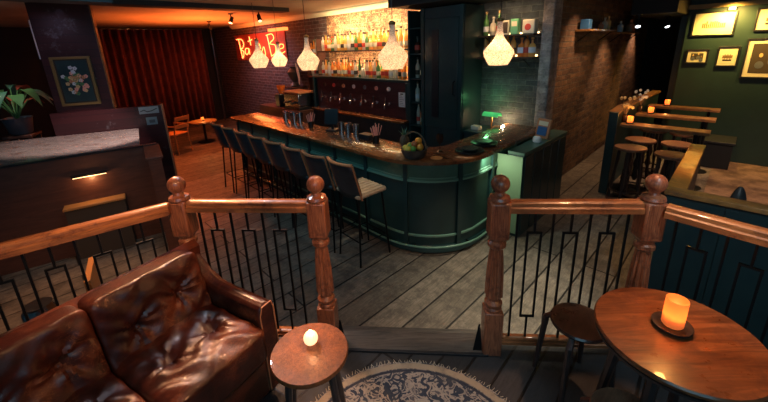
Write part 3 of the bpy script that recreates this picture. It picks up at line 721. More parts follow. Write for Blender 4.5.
MB().sweep([tuple(s0), tuple(s1)], [(-.02, 1.13), (.14, 1.13), (.14, 1.155), (-.02, 1.155)]).build('side_cap', 'booth_wood', bq, bevel=.004)
# low bench box with a wooden lip, and the little picture light over it
def onp(s, n, z): p = Vector(BL_) + d1 * s + n1_ * (.062 + n); return (p.x, p.y, z)
bn = thing('bench_box', 'low box with bright wooden lip under the small warm lamp', 'box', onp(.90, .0, .0), fa)
MB().bx(-.27, .27, -.14, 0, 0, .60).build('box_body', 'ink', bn, bevel=.004); MB().bx(-.28, .28, -.16, 0, .60, .625).build('wooden_lip', 'chair_wood', bn, bevel=.004)
wl = thing('picture_light', 'slim warm light bar under a lip on the brown booth panel', 'lamp', onp(.91, .0, .925), fa)
MB().bx(-.16, .16, -.05, 0, .0, .02).build('hood', 'black_metal', wl); MB().bx(-.15, .15, -.046, -.006, -.008, .0).build('tube', 'warm_lens', wl)

# potted plant
pp = thing('potted_plant', 'potted plant with drooping green and red leaves at the left edge', 'plant', (-5.62, 5.02, 1.1), 0)
pp.location = (-5.52, 5.30, 1.12); pp.scale = (1.5, 1.5, 1.4)
ps = thing('plant_stand', 'tall dark stand carrying the potted plant behind the booth', 'stand', (-5.52, 5.30, 0), .4)
MB().box((0, 0, 1.10), (.34, .34, .04)).build('top', 'booth_wood', ps, bevel=.005)
for sx in (-1, 1):
    for sy in (-1, 1): MB().box((sx * .14, sy * .14, .54), (.035, .035, 1.08)).build('leg', 'booth_wood', ps)
MB().lathe([(.07, 0), (.09, .02), (.115, .17), (.12, .18), (.105, .18), (.1, .15), (0, .15)], seg=20).build('pot', 'plant_pot', pp)
for k in range(15):
    a = k * 2.4; L = random.uniform(.22, .42); h = random.uniform(.12, .30); d = Vector((math.cos(a), math.sin(a), 0)); sd = Vector((-d.y, d.x, 0)); w = random.uniform(.035, .06)
    P = lambda u, d=d, L=L, h=h: Vector((0, 0, .15)) + d * (L * u) + Vector((0, 0, h * (1 - (2 * u - 1) ** 2) * 1.0 + .14 * u))
    MB().grid(lambda u, v: P(.35 + .65 * u) + sd * ((v - .5) * 2 * w * math.sin(PI * min(1, u * 1.0 + .02)) + 0) + Vector((0, 0, .012 * abs(v - .5))), 9, 3).build('leaf', 'leaf_red' if k % 5 == 1 else ('leaf' if k % 2 else 'leaf_teal'), pp)
    MB().tube([P(0), P(.15), P(.36)], .005, 5).build('stem', 'leaf', pp)

# chrome cylinder and plank panel behind the sofa
o = MB().lathe([(.0, 0), (.10, 0), (.10, .42), (.085, .44), (.085, .46), (0, .46)], seg=24).build('metal_bin', 'steel', None, loc=(-2.62, 2.22, 0)); tag(o, 'brushed steel cylinder standing behind the leather sofa, left edge', 'bin')
o = MB().bx(-.02, .02, -.2, .2, 0, .62).build('plank_board', 'chair_wood', None, loc=(-2.35, 2.42, 0), rz=.6, bevel=.004); tag(o, 'upright wooden board seen through the railing behind the sofa', 'board')

# far left seating
def wchair(l, rz, lab):
    t = thing('wooden_chair', lab, 'chair', l, rz, 'light wooden chairs by the curtain')
    MB().box((0, 0, .44), (.42, .42, .03)).build('seat', 'chair_wood', t, bevel=.008)
    for sx in (-1, 1):
        MB().tube([(sx * .19, .18, .43), (sx * .20, .22, 0)], .015, 6).build('leg', 'chair_wood', t)
        MB().tube([(sx * .19, -.30, .85), (sx * .19, -.19, .45), (sx * .20, -.22, 0)], .015, 6).build('leg', 'chair_wood', t)
        MB().tube([(sx * .2, -.23, .64), (sx * .22, .2, .64), (sx * .2, .2, .43)], .013, 6).build('arm', 'chair_wood', t)
    for z in (.62, .8): MB().box((0, -.23 - (z - .6) * .25, z), (.38, .02, .09)).build('back_slat', 'chair_wood', t, bevel=.006)
    return t
wchair(loc(9.15, 2.25), RA + PI / 2 + .5, 'light wooden armchair left of the low candle table by the curtain')
wchair(loc(10.3, 2.0), RA + PI + .9, 'light wooden armchair behind the candle table, against the red curtain')
ct = thing('candle_table', 'small low wooden table with a candle in front of the red curtain', 'table', loc(9.6, 3.05), RA)
MB().lathe([(.33, .52), (.33, .55), (0, .55)], seg=24).build('tabletop', 'chair_wood', ct); MB().lathe([(.03, .02), (.03, .52)], seg=10).build('column', 'black_metal', ct); MB().lathe([(.2, 0), (.2, .02), (0, .03)], seg=20).build('foot', 'black_metal', ct)

# candles
def candle(name, l, lab, r=.035, h=.09, group='glowing candle glasses', base=True):
    t = thing(name, lab, 'candle', l, 0, group)
    if base: MB().lathe([(r * 1.35, 0), (r * 1.4, .008), (r * 1.1, .014), (0, .014)], seg=16).build('saucer', 'black_metal', t)
    MB().lathe([(r * .9, .015), (r, .02), (r, h), (r * .93, h), (r * .86, .03), (0, .03)], seg=18).build('glass', 'candle_glow', t)
    MB().lathe([(0, .03), (r * .8, .03), (r * .8, h * .4), (0, h * .4)], seg=14).build('wax', 'tealight_wax' if 0 else 'cream', t)
    MB().ball((0, 0, h * .4 + .018), .008, 8, (.8, .8, 1.7)).build('flame', 'flame', t)
    return t
candle('votive_candle', loc(9.6, 3.05, .55), 'bright candle glass on the low table by the red curtain')

# ------------------------------------------------------------------ right side: partition, ledges, stools
pr = thing('corner_partition', 'teal L shaped partition with honey wood cap at the right', 'partition', (0, 0, 0), RA)
MB().bx(-.255, 1.6, 3.06, 3.14, 0, 1.12).build('front_wall', 'teal_paint', pr); MB().bx(-.255, -.16, 3.14, 4.6, 0, 1.12).build('side_wall', 'teal_paint', pr)
MB().bx(-.26, 1.6, 3.045, 3.155, 1.12, 1.155).build('front_cap', 'cap_wood', pr, bevel=.005); MB().bx(-.262, -.145, 3.155, 4.62, 1.12, 1.155).build('side_cap', 'honey_wood', pr, bevel=.005)
for x in (.1, .7, 1.3): MB().bx(x - .03, x + .03, 3.045, 3.06, .1, 1.1).build('batten', 'teal_paint', pr)
shbox = thing('shadow_box', 'dark box put in as shadow at the foot of the green wall beyond the ledges', 'shadow', loc(.42, 8.25, .012), RA)
MB().bx(-.1, .5, -.25, .33, 0, .42).build('box', 'beam_dark', shbox, bevel=.01); MB().bx(-.12, .52, -.27, .34, .42, .46).build('shadow_top', 'beam_dark', shbox, bevel=.005)  # dark box added where the ledge's shadow falls on the wall
# bowed partition along the aisle that carries the ledges
pa = [(-1.20, 5.77), (-1.22, 6.3), (-1.20, 7.0), (-1.16, 7.7), (-1.13, 8.55)]
ap = thing('aisle_partition', 'dark green partition with wooden cap between aisle and drinking ledges', 'partition', (0, 0, 0), RA)
MB().sweep(pa, [(-.05, 0), (-.05, 1.18), (.03, 1.18), (.03, 0)]).build('wall', 'teal_paint', ap)
MB().sweep(pa, [(-.075, 1.18), (.055, 1.18), (.055, 1.21), (-.075, 1.21)]).build('cap', 'cap_wood', ap)
MB().bx(-1.25, -1.14, 5.70, 5.76, 0, 1.21).build('end_post', 'bar_green', ap, bevel=.005)
for i, (b, lab) in enumerate(((5.80, 'nearest'), (6.75, 'middle'), (7.68, 'farthest'))):
    t = thing('drinking_ledge', '%s of three long narrow wooden drinking ledges by the green wall' % lab, 'ledge', loc(1.10, b), RA, 'drinking ledges')
    MB().bx(0, .93, -.11, .11, 1.02, 1.06).build('board', 'cap_wood', t, bevel=.005)
    MB().tube([(.80, 0, 1.02), (.80, 0, .02)], .022, 8).build('post', 'black_metal', t); MB().lathe([(.14, 0), (.14, .015), (.03, .03), (0, .03)], (.80, 0, 0), 16).build('foot', 'black_metal', t)
    candle('votive_candle', loc(1.01 - .08 * i, b, 1.06), 'glowing candle glass on the %s drinking ledge' % lab, .036, .10)
def dried(l, m, lab):
    t = thing('flower_vase', lab, 'vase', l, 0)
    MB().lathe([(.03, 0), (.035, .01), (.035, .08), (.02, .1), (.022, .11), (0, .11)], seg=12).build('vase', 'glass_dark', t)
    for k in range(14):
        a = random.uniform(0, 6.28); r = random.uniform(.02, .10); z = random.uniform(.2, .34)
        s = MB().tube([(0, 0, .1), (r * .4 * math.cos(a), r * .4 * math.sin(a), .18), (r * math.cos(a), r * math.sin(a), z)], .003, 4).build('stem', 'stem_brown', t)
        MB().ball((r * math.cos(a), r * math.sin(a), z), .022, 6).build('flower', m, s)
dried(loc(1.09, 5.87, 1.06), 'flower_cream', 'vase of dried cream flowers on the nearest drinking ledge')
dried(loc(1.09, 6.84, 1.06), 'flower_white', 'vase of pale white flowers on the middle drinking ledge')
def ledge_stool():
    t = thing('round_stool', '', 'stool', (0, 0, 0), 0, 'round stools at the drinking ledges')
    MB().lathe([(.0, .745), (.16, .745), (.185, .755), (.19, .77), (.185, .785), (0, .788)], seg=24).build('seat', 'seat_wood', t)
    for k in range(4):
        a = PI / 4 + k * PI / 2; c, s = math.cos(a), math.sin(a)
        pts = [(c * r, s * r, z) for r, z in ((.12, .745), (.125, .6), (.14, .45), (.15, .3), (.165, .15), (.18, 0))]
        MB().tube(pts, [.018, .024, .016, .024, .016, .022], 8).build('leg', 'leg_wood', t)
    MB().lathe([(.165, .16), (.175, .16), (.175, .18), (.165, .18)], seg=24, closed=False).build('foot_ring', 'leg_wood', t, solid=.01)
    MB().lathe([(.12, 0), (.20, 0), (.205, .02), (.12, .03)], seg=24, closed=False).build('base_ring', 'leg_wood', t)
    MB().lathe([(.02, .16), (.045, .22), (.02, .32), (.045, .42), (.02, .52), (.045, .62), (.02, .745)], seg=12).build('spindle', 'leg_wood', t)
    return t
S0 = ledge_stool()
for i, (a, b, lab) in enumerate(((.92, 5.60, 'left of the nearest pair at the ledges'), (.46, 5.52, 'right of the nearest pair, beside the honey wood cap'), (.90, 6.12, 'left of the second pair'), (.48, 6.14, 'right of the second pair'), (.88, 6.95, 'left of the farthest pair'), (.48, 6.9, 'right of the farthest pair'))):
    lab = 'round wooden backless stool, ' + lab
    if i == 0: S0.location = loc(a, b); S0['label'] = lab
    else: dup(S0, loc(a, b), .3 * i, lab)
o = MB().grid(lambda u, v: Vector((.17 * math.cos(PI * (.1 + .8 * u)), .05 * math.sin(PI * (.1 + .8 * u)), v * (.45 + .42 * math.sin(PI * (.08 + .84 * u))))), 16, 6).build('curved_chair_back', 'stool_leather', None, loc=loc(-.16, 4.3, 0), rz=-.6, solid=.03); o.scale = (.5, .6, 1.02); tag(o, 'small dark rounded chair back behind the teal partition', 'chair')

# framed pictures on the green wall (b = 8.6)
def picture(a, z, w, h, lab, fm='frame_black', mw=.07, kind='ship'):
    t = thing('framed_picture', lab, 'picture', loc(a, 8.6, z), RA, 'framed pictures on the green wall')
    frm(t, w, h, .025, fm, 'paper', mw, .03, 'x', 'ink' if kind == 'dark' else 'paper')
    y = -.0185
    if kind == 'town':
        for k in range(12): x = -w * .26 + k * w * .045; hh = random.uniform(.05, .12); MB().bx(x, x + w * .035, y - .001, y, h * .33, h * .33 + hh).build('engraved_house', 'sepia', t)
    elif kind == 'ship':
        MB().bx(-w * .2, w * .2, y - .001, y, h * .28, h * .36).build('engraved_hull', 'ink', t)
        for k in range(3): x = -w * .12 + k * w * .12; MB().bx(x - .004, x + .004, y - .001, y, h * .36, h * .62).build('engraved_mast', 'sepia', t); MB().bx(x - .03, x + .03, y - .0015, y, h * .42, h * .56).build('engraved_sail', 'sepia', t)
    else:
        for fx_, fz_, q in ((-.17, .58, .05), (.06, .66, .045), (.2, .48, .05)):
            MB().ball((fx_ * w, y - .001, h * fz_), w * q, 10, (.8, .02, 1.15)).build('portrait_face', 'sepia' if fx_ > .1 else 'flower_cream', t)
            MB().ball((fx_ * w, y - .0005, h * (fz_ - .24)), w * .085, 10, (1.1, .01, 1.2)).build('portrait_coat', 'grey_plastic', t)
    return t
picture(.53, 2.175, .56, .40, 'large wide engraving of a town in a thin black frame, top left of the wall', kind='town', mw=.03)
picture(.66, 1.71, .31, .25, 'small dark double portrait photograph in a cream mat, lower left of the wall', mw=.045, kind='dark')
picture(.26, 1.66, .28, .34, 'small upright engraving of a ship in a black frame, lower middle', mw=.03)
picture(-.17, 2.22, .40, .36, 'engraving of a sailing ship with pale mat at the top right', mw=.05)
picture(-.24, 1.475, .60, .64, 'largest picture, dark group portrait with wide cream mat and black frame at right edge', mw=.06, kind='dark')
o = MB().box((0, 0, 0), (.09, .05, .05)).build('picture_spot', 'warm_lens', None, loc=loc(.33, 8.50, 2.60), rz=RA, bevel=.01); tag(o, 'small glowing picture spot light at the top of the green wall', 'light')
struct('trim_11', RB(-3.9, .9, 8.52, 8.6, 2.63, 2.70), 'gold_frame')

# ------------------------------------------------------------------ ceiling spots
def spot(a, b, lab, m='spot_lens', z=CEIL, tilt=.5, rz=0):
    t = thing('ceiling_spot', lab, 'spotlight', loc(a, b, z), rz, 'small ceiling spotlights')
    MB().lathe([(.05, 0), (.05, -.02), (0, -.02)][::-1], seg=14).build('mount', 'black_metal', t)
    MB().tube([(0, 0, -.02), (0, 0, -.10)], .012, 6).build('arm', 'black_metal', t)
    d = Vector((math.sin(tilt), 0, -math.cos(tilt))); c = Vector((0, 0, -.12))
    MB().tube([c - d * .06, c + d * .07], [.035, .045], 14).build('can', 'black_metal', t)
    MB().tube([c + d * .0705, c + d * .074], .036, 14).build('lens', m, t)
spot(7.6, 3.3, 'silver spotlight hanging from the orange lit ceiling, middle one', 'warm_lens', rz=-2)
spot(9.6, 3.6, 'dark spotlight on the orange ceiling left of the middle one', 'black_plastic', rz=1)
spot(7.0, 3.6, 'small spotlight on the ceiling above the right end of the neon sign', 'warm_lens', rz=-1)
spot(1.4, 7.4, 'lit white spot over the aisle, nearest of the three', z=2.55, rz=-2)
spot(1.2, 8.7, 'lit white spot at the end of the aisle, left of the pair', z=2.55, rz=-1.5)
spot(1.0, 9.3, 'lit white spot at the end of the aisle, right of the pair', z=2.55, rz=-1.2)

# ------------------------------------------------------------------ things on the bar
CT = 1.10
def cup(l, lab, r=.038, h=.12, m='steel', name='steel_cup', cat='cup', group=None):
    o = MB().lathe([(r * .8, 0), (r, h * .9), (r * 1.03, h), (r * .93, h), (r * .75, .01), (0, .01)], seg=18, closed=True).build(name, m, None, loc=l); tag(o, lab, cat, group); return o
for k, (a, b) in enumerate(((5.10, 2.86), (4.98, 2.9), (4.86, 2.87), (4.74, 2.9))): cup(loc(a, b, CT), 'upright steel cup at the far left of the bar top, %s of four' % ['first', 'second', 'third', 'last'][k], .046, .17, group='steel cups at the far end')
for k, (a, b) in enumerate(((3.68, 2.86), (3.58, 2.90), (3.50, 2.82), (3.43, 2.90))): cup(loc(a, b, CT), 'tall steel shaker cup near the middle of the bar, %s from the left' % ['first', 'second', 'third', 'fourth'][k], .042, .16, group='steel shakers mid bar')
o = thing('card_terminal', 'black till screen standing on the middle of the bar', 'till', loc(3.95, 2.92, CT), RA + .5)
MB().box((0, 0, .012), (.16, .16, .024)).build('base', 'black_plastic', o, bevel=.006); MB().box((0, 0, .09), (.03, .03, .16)).build('stand', 'black_plastic', o)
MB().box((0, -.02, .2), (.2, .02, .22), 0, -.25).build('screen', 'black_plastic', o, bevel=.006); MB().box((0, -.033, .14), (.14, .004, .02), 0, -.25).build('sticker', 'grey_plastic', o)
def straws(l, lab, m, s=1):
    t = thing('straw_holder', lab, 'straws', l, .3)
    MB().lathe([(.04 * s, 0), (.045 * s, .1 * s), (.04 * s, .1 * s), (.036 * s, .01), (0, .01)], seg=16).build('cup', 'glass_dark', t)
    for k in range(14):
        a = k * 2.4; r = .01 + .002 * k
        MB().tube([(r * .5 * math.cos(a), r * .5 * math.sin(a), .012), (2.1 * r * math.cos(a) * s, 2.1 * r * math.sin(a) * s, (.19 + .02 * (k % 3)) * s)], .0045, 5).build('straw', m, t)
straws(loc(2.98, 2.82, CT), 'dark glass holding pink straws on the bar left of the fruit basket', 'straw_pink')
straws(loc(4.38, 2.85, CT), 'dark glass holding pink napkins on the far half of the bar', 'straw_pink', .95)
o = MB().box((0, 0, .035), (.2, .12, .07)).build('bar_caddy', 'black_plastic', None, loc=loc(3.2, 2.88, CT), rz=RA, bevel=.008); tag(o, 'low black bar caddy just left of the straws', 'caddy')
# fruit basket
fb = thing('fruit_basket', 'dark woven basket with arched handle heaped with citrus on the bar', 'basket', loc(2.25, 2.66, CT), RA + .2)
MB().lathe([(.085, 0), (.10, .01), (.125, .06), (.135, .10), (.14, .105), (.128, .105), (.118, .06), (.09, .015), (0, .015)], seg=28).build('bowl', 'black_bowl', fb)
MB().tube([(.135 * math.cos(u), 0, .10 + .17 * math.sin(u)) for u in [PI * k / 14 for k in range(15)]], .008, 8).build('handle', 'stem_brown', fb)
fx, fy, _ = loc(2.25, 2.66, CT)
for k, (dx, dy, dz, r, m, nm) in enumerate(((.055, -.03, .115, .036, 'orange_fruit', 'orange'), (.02, .03, .125, .036, 'orange_fruit', 'orange'), (.045, .02, .172, .036, 'orange_fruit', 'orange'), (-.07, -.05, .108, .03, 'lemon_fruit', 'lemon'), (-.085, .0, .110, .03, 'lemon_fruit', 'lemon'),
      (-.04, -.01, .13, .028, 'lime_fruit', 'lime'), (-.015, -.065, .112, .028, 'lime_fruit', 'lime'), (-.0, -.02, .15, .032, 'apple_fruit', 'apple'), (-.04, .05, .118, .03, 'lemon_fruit', 'lemon'), (.06, .07, .112, .034, 'orange_fruit', 'orange'))):
    where = ['at the right front of', 'in the middle of', 'topmost in', 'at the left front of', 'at the left rim of', 'near the centre of', 'at the front of', 'just below the top of', 'at the back left of', 'at the back right of'][k]
    o = MB().ball((0, 0, 0), r, 14, (1.15, 1, 1) if nm == 'lemon' else (1, 1, 1)).build(nm, m, None, loc=(fx + dx, fy + dy, CT + dz)); tag(o, '%s %s the citrus basket on the bar' % (nm, where), nm, 'fruit in the basket')
    MB().lathe([(.004, r - .002), (.003, r + .003), (0, r + .003)], seg=6).build('stem_button', 'leaf', o)
pn = thing('pineapple', 'whole pineapple with blue green crown behind the fruit basket', 'pineapple', loc(2.56, 2.86, CT), 0)
MB().ball((0, 0, .08), .055, 16, (1, 1, 1.45)).build('fruit_body', 'stem_brown', pn)
for k in range(14):
    a = k * 2.4; r = .03 + .003 * k; hh = .26 - .006 * k
    MB().grid(lambda u, v: Vector((math.cos(a) * r * u * 1.3 - math.sin(a) * (v - .5) * .024 * (1 - u), math.sin(a) * r * u * 1.3 + math.cos(a) * (v - .5) * .024 * (1 - u), .14 + (hh - .14) * u)), 5, 3).build('crown_leaf', 'leaf_teal', pn)
for k, (a, b, z) in enumerate(((1.92, 3.17, CT), (1.95, 3.52, CT))):
    t = thing('round_tray', '%s black round tray on the curved end of the bar' % ('near' if k == 0 else 'far'), 'tray', loc(a, b, z), 0, 'black round trays')
    MB().lathe([(.0, 0), (.12, 0), (.145, .012), (.15, .03), (.143, .03), (.118, .012), (0, .012)], seg=32).build('tray', 'black_plastic', t)
    MB().lathe([(.06, .013), (.09, .04), (.09, .05), (.0, .05)], seg=24).build('lid', 'black_bowl', t)
o = MB().lathe([(0, 0), (.06, 0), (.062, .006), (0, .006)], seg=24).build('coaster', 'chair_wood', None, loc=loc(2.06, 2.78, CT)); tag(o, 'pale round wooden coaster right of the fruit basket', 'coaster')
gl = thing('wine_glasses', 'dark glass goblet at the inner edge of the bar', 'glass', loc(2.18, 3.0, CT), 0)
MB().lathe([(.035, 0), (.006, .01), (.005, .08), (.03, .11), (.038, .15), (.032, .19), (.028, .19), (.034, .15), (0, .09)], seg=18).build('goblet', 'glass_dark', gl)
# objects at the back of the bar's far end: coffee machine, grinder
cm = thing('coffee_machine', 'low espresso machine with warm lit top on the back of the bar', 'coffee machine', loc(6.9, 4.25, .95), RA)
MB().box((0, 0, .2), (.6, .4, .3)).build('body', 'steel', cm, bevel=.02); MB().box((0, 0, .37), (.64, .44, .03)).build('cup_tray', 'tan_trim', cm)
for x in (-.15, .15): MB().tube([(x, -.2, .16), (x, -.3, .15)], .02, 8).build('portafilter', 'black_plastic', cm)
MB().bx(-.3, .3, -.2, .2, .0, .05).build('drip_base', 'black_plastic', cm)
o = RB(6.52, 8.3, 3.98, 4.5, 0, .95).build('machine_counter', 'booth_wood', None, rz=RA, bevel=.005, smooth=False); tag(o, 'dark wooden back counter under the espresso machine', 'counter')
cg = thing('coffee_grinder', 'coffee grinder with clear hopper left of the espresso machine', 'grinder', loc(7.55, 4.2, .95), RA)
MB().box((0, 0, .15), (.2, .25, .3)).build('body', 'black_plastic', cg, bevel=.02); MB().lathe([(.05, .3), (.1, .45), (.1, .48), (0, .48)], seg=16).build('hopper', 'led_orange' if 0 else 'glass_amber', cg)
# shadowy dried bouquet ornament
ob = thing('feather_ornament', 'dark urn with a pale plume standing in front of the brick wall', 'ornament', loc(7.6, 4.62, 1.36), RA)
MB().lathe([(.1, 0), (.12, .02), (.06, .1), (.14, .25), (.16, .34), (.08, .42), (.1, .46), (0, .46)], seg=20).build('urn', 'black_bowl', ob)
MB().grid(lambda u, v: Vector((.16 + .10 * math.sin(u * 2.2) + (v - .5) * .1 * math.sin(PI * min(1, u + .05)), -.05, .55 - .5 * u)), 10, 4).build('plume', 'cream', ob, solid=.01)
o = RB(7.4, 7.8, 4.42, 4.79, 1.32, 1.36).build('ornament_shelf', 'booth_wood', None, rz=RA); tag(o, 'small dark wall shelf under the dark urn', 'shelf')
# frame and gadget at the pillar end of the bar
fpic = thing('small_framed_sign', 'small wooden framed picture leaning on the brick pillar end of the bar', 'picture', loc(1.66, 4.42, 1.035), RA - .3)
fpic.scale = (1.3, 1.3, 1.2)
o = MB().bx(-.075, .075, -.02, 0, 0, .2).build('frame', 'tan_trim', fpic, bevel=.006); MB().bx(-.05, .05, -.024, -.02, .03, .12).build('picture', 'tin_blue', fpic); MB().bx(-.05, .05, -.024, -.02, .13, .175).build('caption', 'paper', fpic)
for c in fpic.children: c.rotation_euler.x = -.2
o = MB().lathe([(.04, 0), (.05, .01), (.05, .05), (.03, .07), (0, .07)], seg=18).build('mug', 'menu_white', None, loc=loc(1.63, 4.2, 1.035)); tag(o, 'small pale cup in front of the leaning framed picture', 'cup')

# ------------------------------------------------------------------ foreground: sofa
SA = math.radians(60)
sofa = thing('leather_sofa', 'worn brown leather button tufted sofa in the left foreground', 'sofa', (0, 0, PF), 0)
sofa.location = (0, 0, PF); sofa.rotation_euler.z = SA - 0        # local x = along the sofa, local -y = front
# local coordinates: x = s, y = -n
S_END, N_FRONT, N_BACK = .975, 1.39, 1.97
def cushion(cx, cy, cz, lx, ly, lz, dimples, face, bulge=.03, seed=0, rx=0):
    """rounded box cushion; face 'z' or 'y' carries the buttons"""
    rnd = random.Random(seed); ph = [rnd.uniform(0, 6) for _ in range(6)]
    b = bmesh.new(); bmesh.ops.create_cube(b, size=2)
    bmesh.ops.subdivide_edges(b, edges=b.edges, cuts=41, use_grid_fill=True)
    for v in b.verts:
        p = v.co.copy(); q = Vector((p.x, p.y, p.z))
        # superellipsoid rounding
        n = 14
        k = (abs(q.x) ** n + abs(q.y) ** n + abs(q.z) ** n) ** (1 / n)
        q = q / k
        w = Vector((q.x * lx / 2, q.y * ly / 2, q.z * lz / 2))
        if face == 'z':
            amt = max(0, q.z) ** 2; w.z += bulge * amt * (1 - q.x ** 4) * (1 - q.y ** 4)
            uv = (w.x, w.y)
        else:
            amt = max(0, -q.y) ** 2; w.y -= bulge * amt * (1 - q.x ** 4) * (1 - q.z ** 4)
            uv = (w.x, w.z)
        dep = 0
        for (dx, dy) in dimples:
            ex, ey = uv[0] - dx, uv[1] - dy; r = math.hypot(ex, ey); th = math.atan2(ey, ex)
            dep += .034 * math.exp(-(r / .028) ** 2) + .026 * math.exp(-(r / .085) ** 2) + .013 * math.exp(-(r / .095) ** 2) * (1 - math.exp(-(r / .03) ** 2)) * math.cos(7 * th + ph[0] + 1.5 * math.sin(3 * th + ph[5]) + 2 * r / .1)
        wr = .0045 * math.sin(uv[0] * 38 + ph[1] + 3 * math.sin(uv[1] * 17 + ph[2])) + .004 * math.sin(uv[1] * 55 + ph[3] + 3 * math.sin(uv[0] * 21 + ph[4]))
        if face == 'z': w.z += amt * (wr * .8 - dep * .72)
        else: w.y -= amt * (wr - dep)
        v.co = w
    m = MB(); m.b.free(); m.b = b
    o = m.build('cushion', 'leather', sofa); o.location = (cx, cy, cz); o.rotation_euler.x = rx
    return o
W = .51
for k in range(3):
    x = S_END - W / 2 - k * W
    c = cushion(x, N_FRONT + .19, .445, W - .002, .56, .18, [(-.11, -.06), (.11, -.06), (-.11, .1), (.11, .1)] if 0 else [(-.10, -.03), (.12, -.03)], 'z', .03, k); c.name = 'seat_cushion'
    for (dx, dy) in [(-.10, -.03), (.12, -.03)]:
        MB().ball((dx, dy, .117 - .042), .009, 10, (1, 1, .5)).build('button', 'leather', c)
    c = cushion(x, N_BACK - .135, .60, W - .004, .17, .50, [(-.11, .03), (.11, .07)], 'y', .02, 10 + k, -.20); c.name = 'back_cushion'
    for (dx, dy) in [(-.11, .03), (.11, .07)]:
        MB().ball((dx, -.12 + .042, dy), .009, 10, (1, .5, 1)).build('button', 'leather', c)
MB().bx(S_END - 3 * W, S_END, N_FRONT - .05, N_BACK, .10, .33).build('base_frame', 'leather', sofa, bevel=.02)
def shell(u, v):                                   # outer back with rolled top
    x = S_END + .095 - u * (3 * W + .19)
    ang = v
    prof = [(N_BACK + .02, .08), (N_BACK + .035, .4), (N_BACK + .055, .74), (N_BACK + .045, .80), (N_BACK + .005, .83), (N_BACK - .04, .80), (N_BACK - .02, .6), (N_BACK - .04, .2)]
    t = v * (len(prof) - 1); i = min(int(t), len(prof) - 2); f = t - i
    return Vector((x, prof[i][0] * (1 - f) + prof[i + 1][0] * f, prof[i][1] * (1 - f) + prof[i + 1][1] * f))
MB().grid(shell, 20, 22).build('outer_back', 'leather', sofa)
for side, x0 in ((1, S_END), (-1, S_END - 3 * W - .10)):
    m = MB()
    # sloping arm: cross-section in x/z swept along y
    pr_ = lambda tz: [(x0, .08), (x0 + .095, .08), (x0 + .10, tz - .05), (x0 + .09, tz - .01), (x0 + .05, tz + .008), (x0 + .01, tz - .01), (x0 - .004, tz - .05)]
    rows = []
    for k in range(13):
        u = k / 12; y = N_FRONT - .04 + u * (N_BACK - N_FRONT + .07); tz = .635 + .0 * u + .18 * max(0, (u - .55) / .45) ** 1.6
        rows.append([m.b.verts.new((x, y, z)) for x, z in pr_(tz)])
    for A, B in zip(rows, rows[1:]):
        for j in range(7): m.b.faces.new((A[j], A[(j + 1) % 7], B[(j + 1) % 7], B[j]))
    m.b.faces.new(rows[0]); m.b.faces.new(rows[-1][::-1])
    ao = m.build('arm', 'leather', sofa, bevel=.012)
    MB().tube([(x0 + .004, N_FRONT - .042, .10), (x0 + .004, N_FRONT - .042, .585), (x0 + .02, N_FRONT - .042, .630), (x0 + .08, N_FRONT - .042, .630), (x0 + .093, N_FRONT - .042, .585), (x0 + .093, N_FRONT - .042, .10)], .004, 6).build('piping', 'tan_trim', ao)
for x in (S_END + .06, S_END - 3 * W - .06):
    for y in (N_FRONT + .05, N_BACK - .03): MB().lathe([(.018, 0), (.03, .08)], (x, y, .0), 10).build('foot', 'leg_wood', sofa)

# small round side table with tealight
def legs(t, n, r0, r1, z, m, rt=.016, rb=.012, ph=.4):
    for k in range(n):
        a = ph + 2 * PI * k / n; MB().tube([(r0 * math.cos(a), r0 * math.sin(a), z), (r1 * math.cos(a), r1 * math.sin(a), 0)], [rt, rb], 8).build('leg', m, t)
sd = thing('side_table', 'small round wooden side table with a tealight beside the sofa', 'table', (-.388, 1.33, PF), .2)
MB().lathe([(0, .52), (.165, .52), (.178, .53), (.18, .545), (.176, .552), (0, .552)], seg=40).build('tabletop', 'side_table_top', sd)
MB().lathe([(.1, .495), (.12, .5), (.12, .52)], seg=24, closed=True).build('apron', 'leg_wood', sd); legs(sd, 4, .13, .19, .515, 'leg_wood', .018, .014, .75)
tl = thing('tealight_holder', 'small round glowing tealight glass on the side table', 'candle', (-.388, 1.372, PF + .552), 0, 'glowing candle glasses')
MB().ball((0, 0, .034), .034, 20, (1, 1, 1)).build('glass_globe', 'tealight_wax', tl); MB().ball((0, 0, .068), .008, 8, (.8, .8, 1.4)).build('flame', 'flame', tl)
# large bistro table
bt = thing('bistro_table', 'large round wooden table with a candle in the right foreground', 'table', (1.15, 1.165, PF), 0)
MB().lathe([(0, .715), (.265, .715), (.285, .725), (.29, .74), (.285, .748), (0, .75)], seg=56).build('tabletop', 'table_wood', bt)
MB().lathe([(.275, .705), (.283, .705), (.283, .716), (.275, .716)], seg=48, closed=False).build('edge_ring', 'leg_wood', bt); legs(bt, 4, .17, .25, .712, 'leg_wood', .024, .018, .6)
tc = candle('table_candle', (1.152, 1.196, PF + .75), 'large glowing amber candle glass on a dark saucer on the round table', .038, .135, base=False)
MB().lathe([(.05, 0), (.066, .005), (.07, .018), (.06, .02), (.045, .014), (0, .014)], seg=28).build('saucer', 'leg_wood', tc)
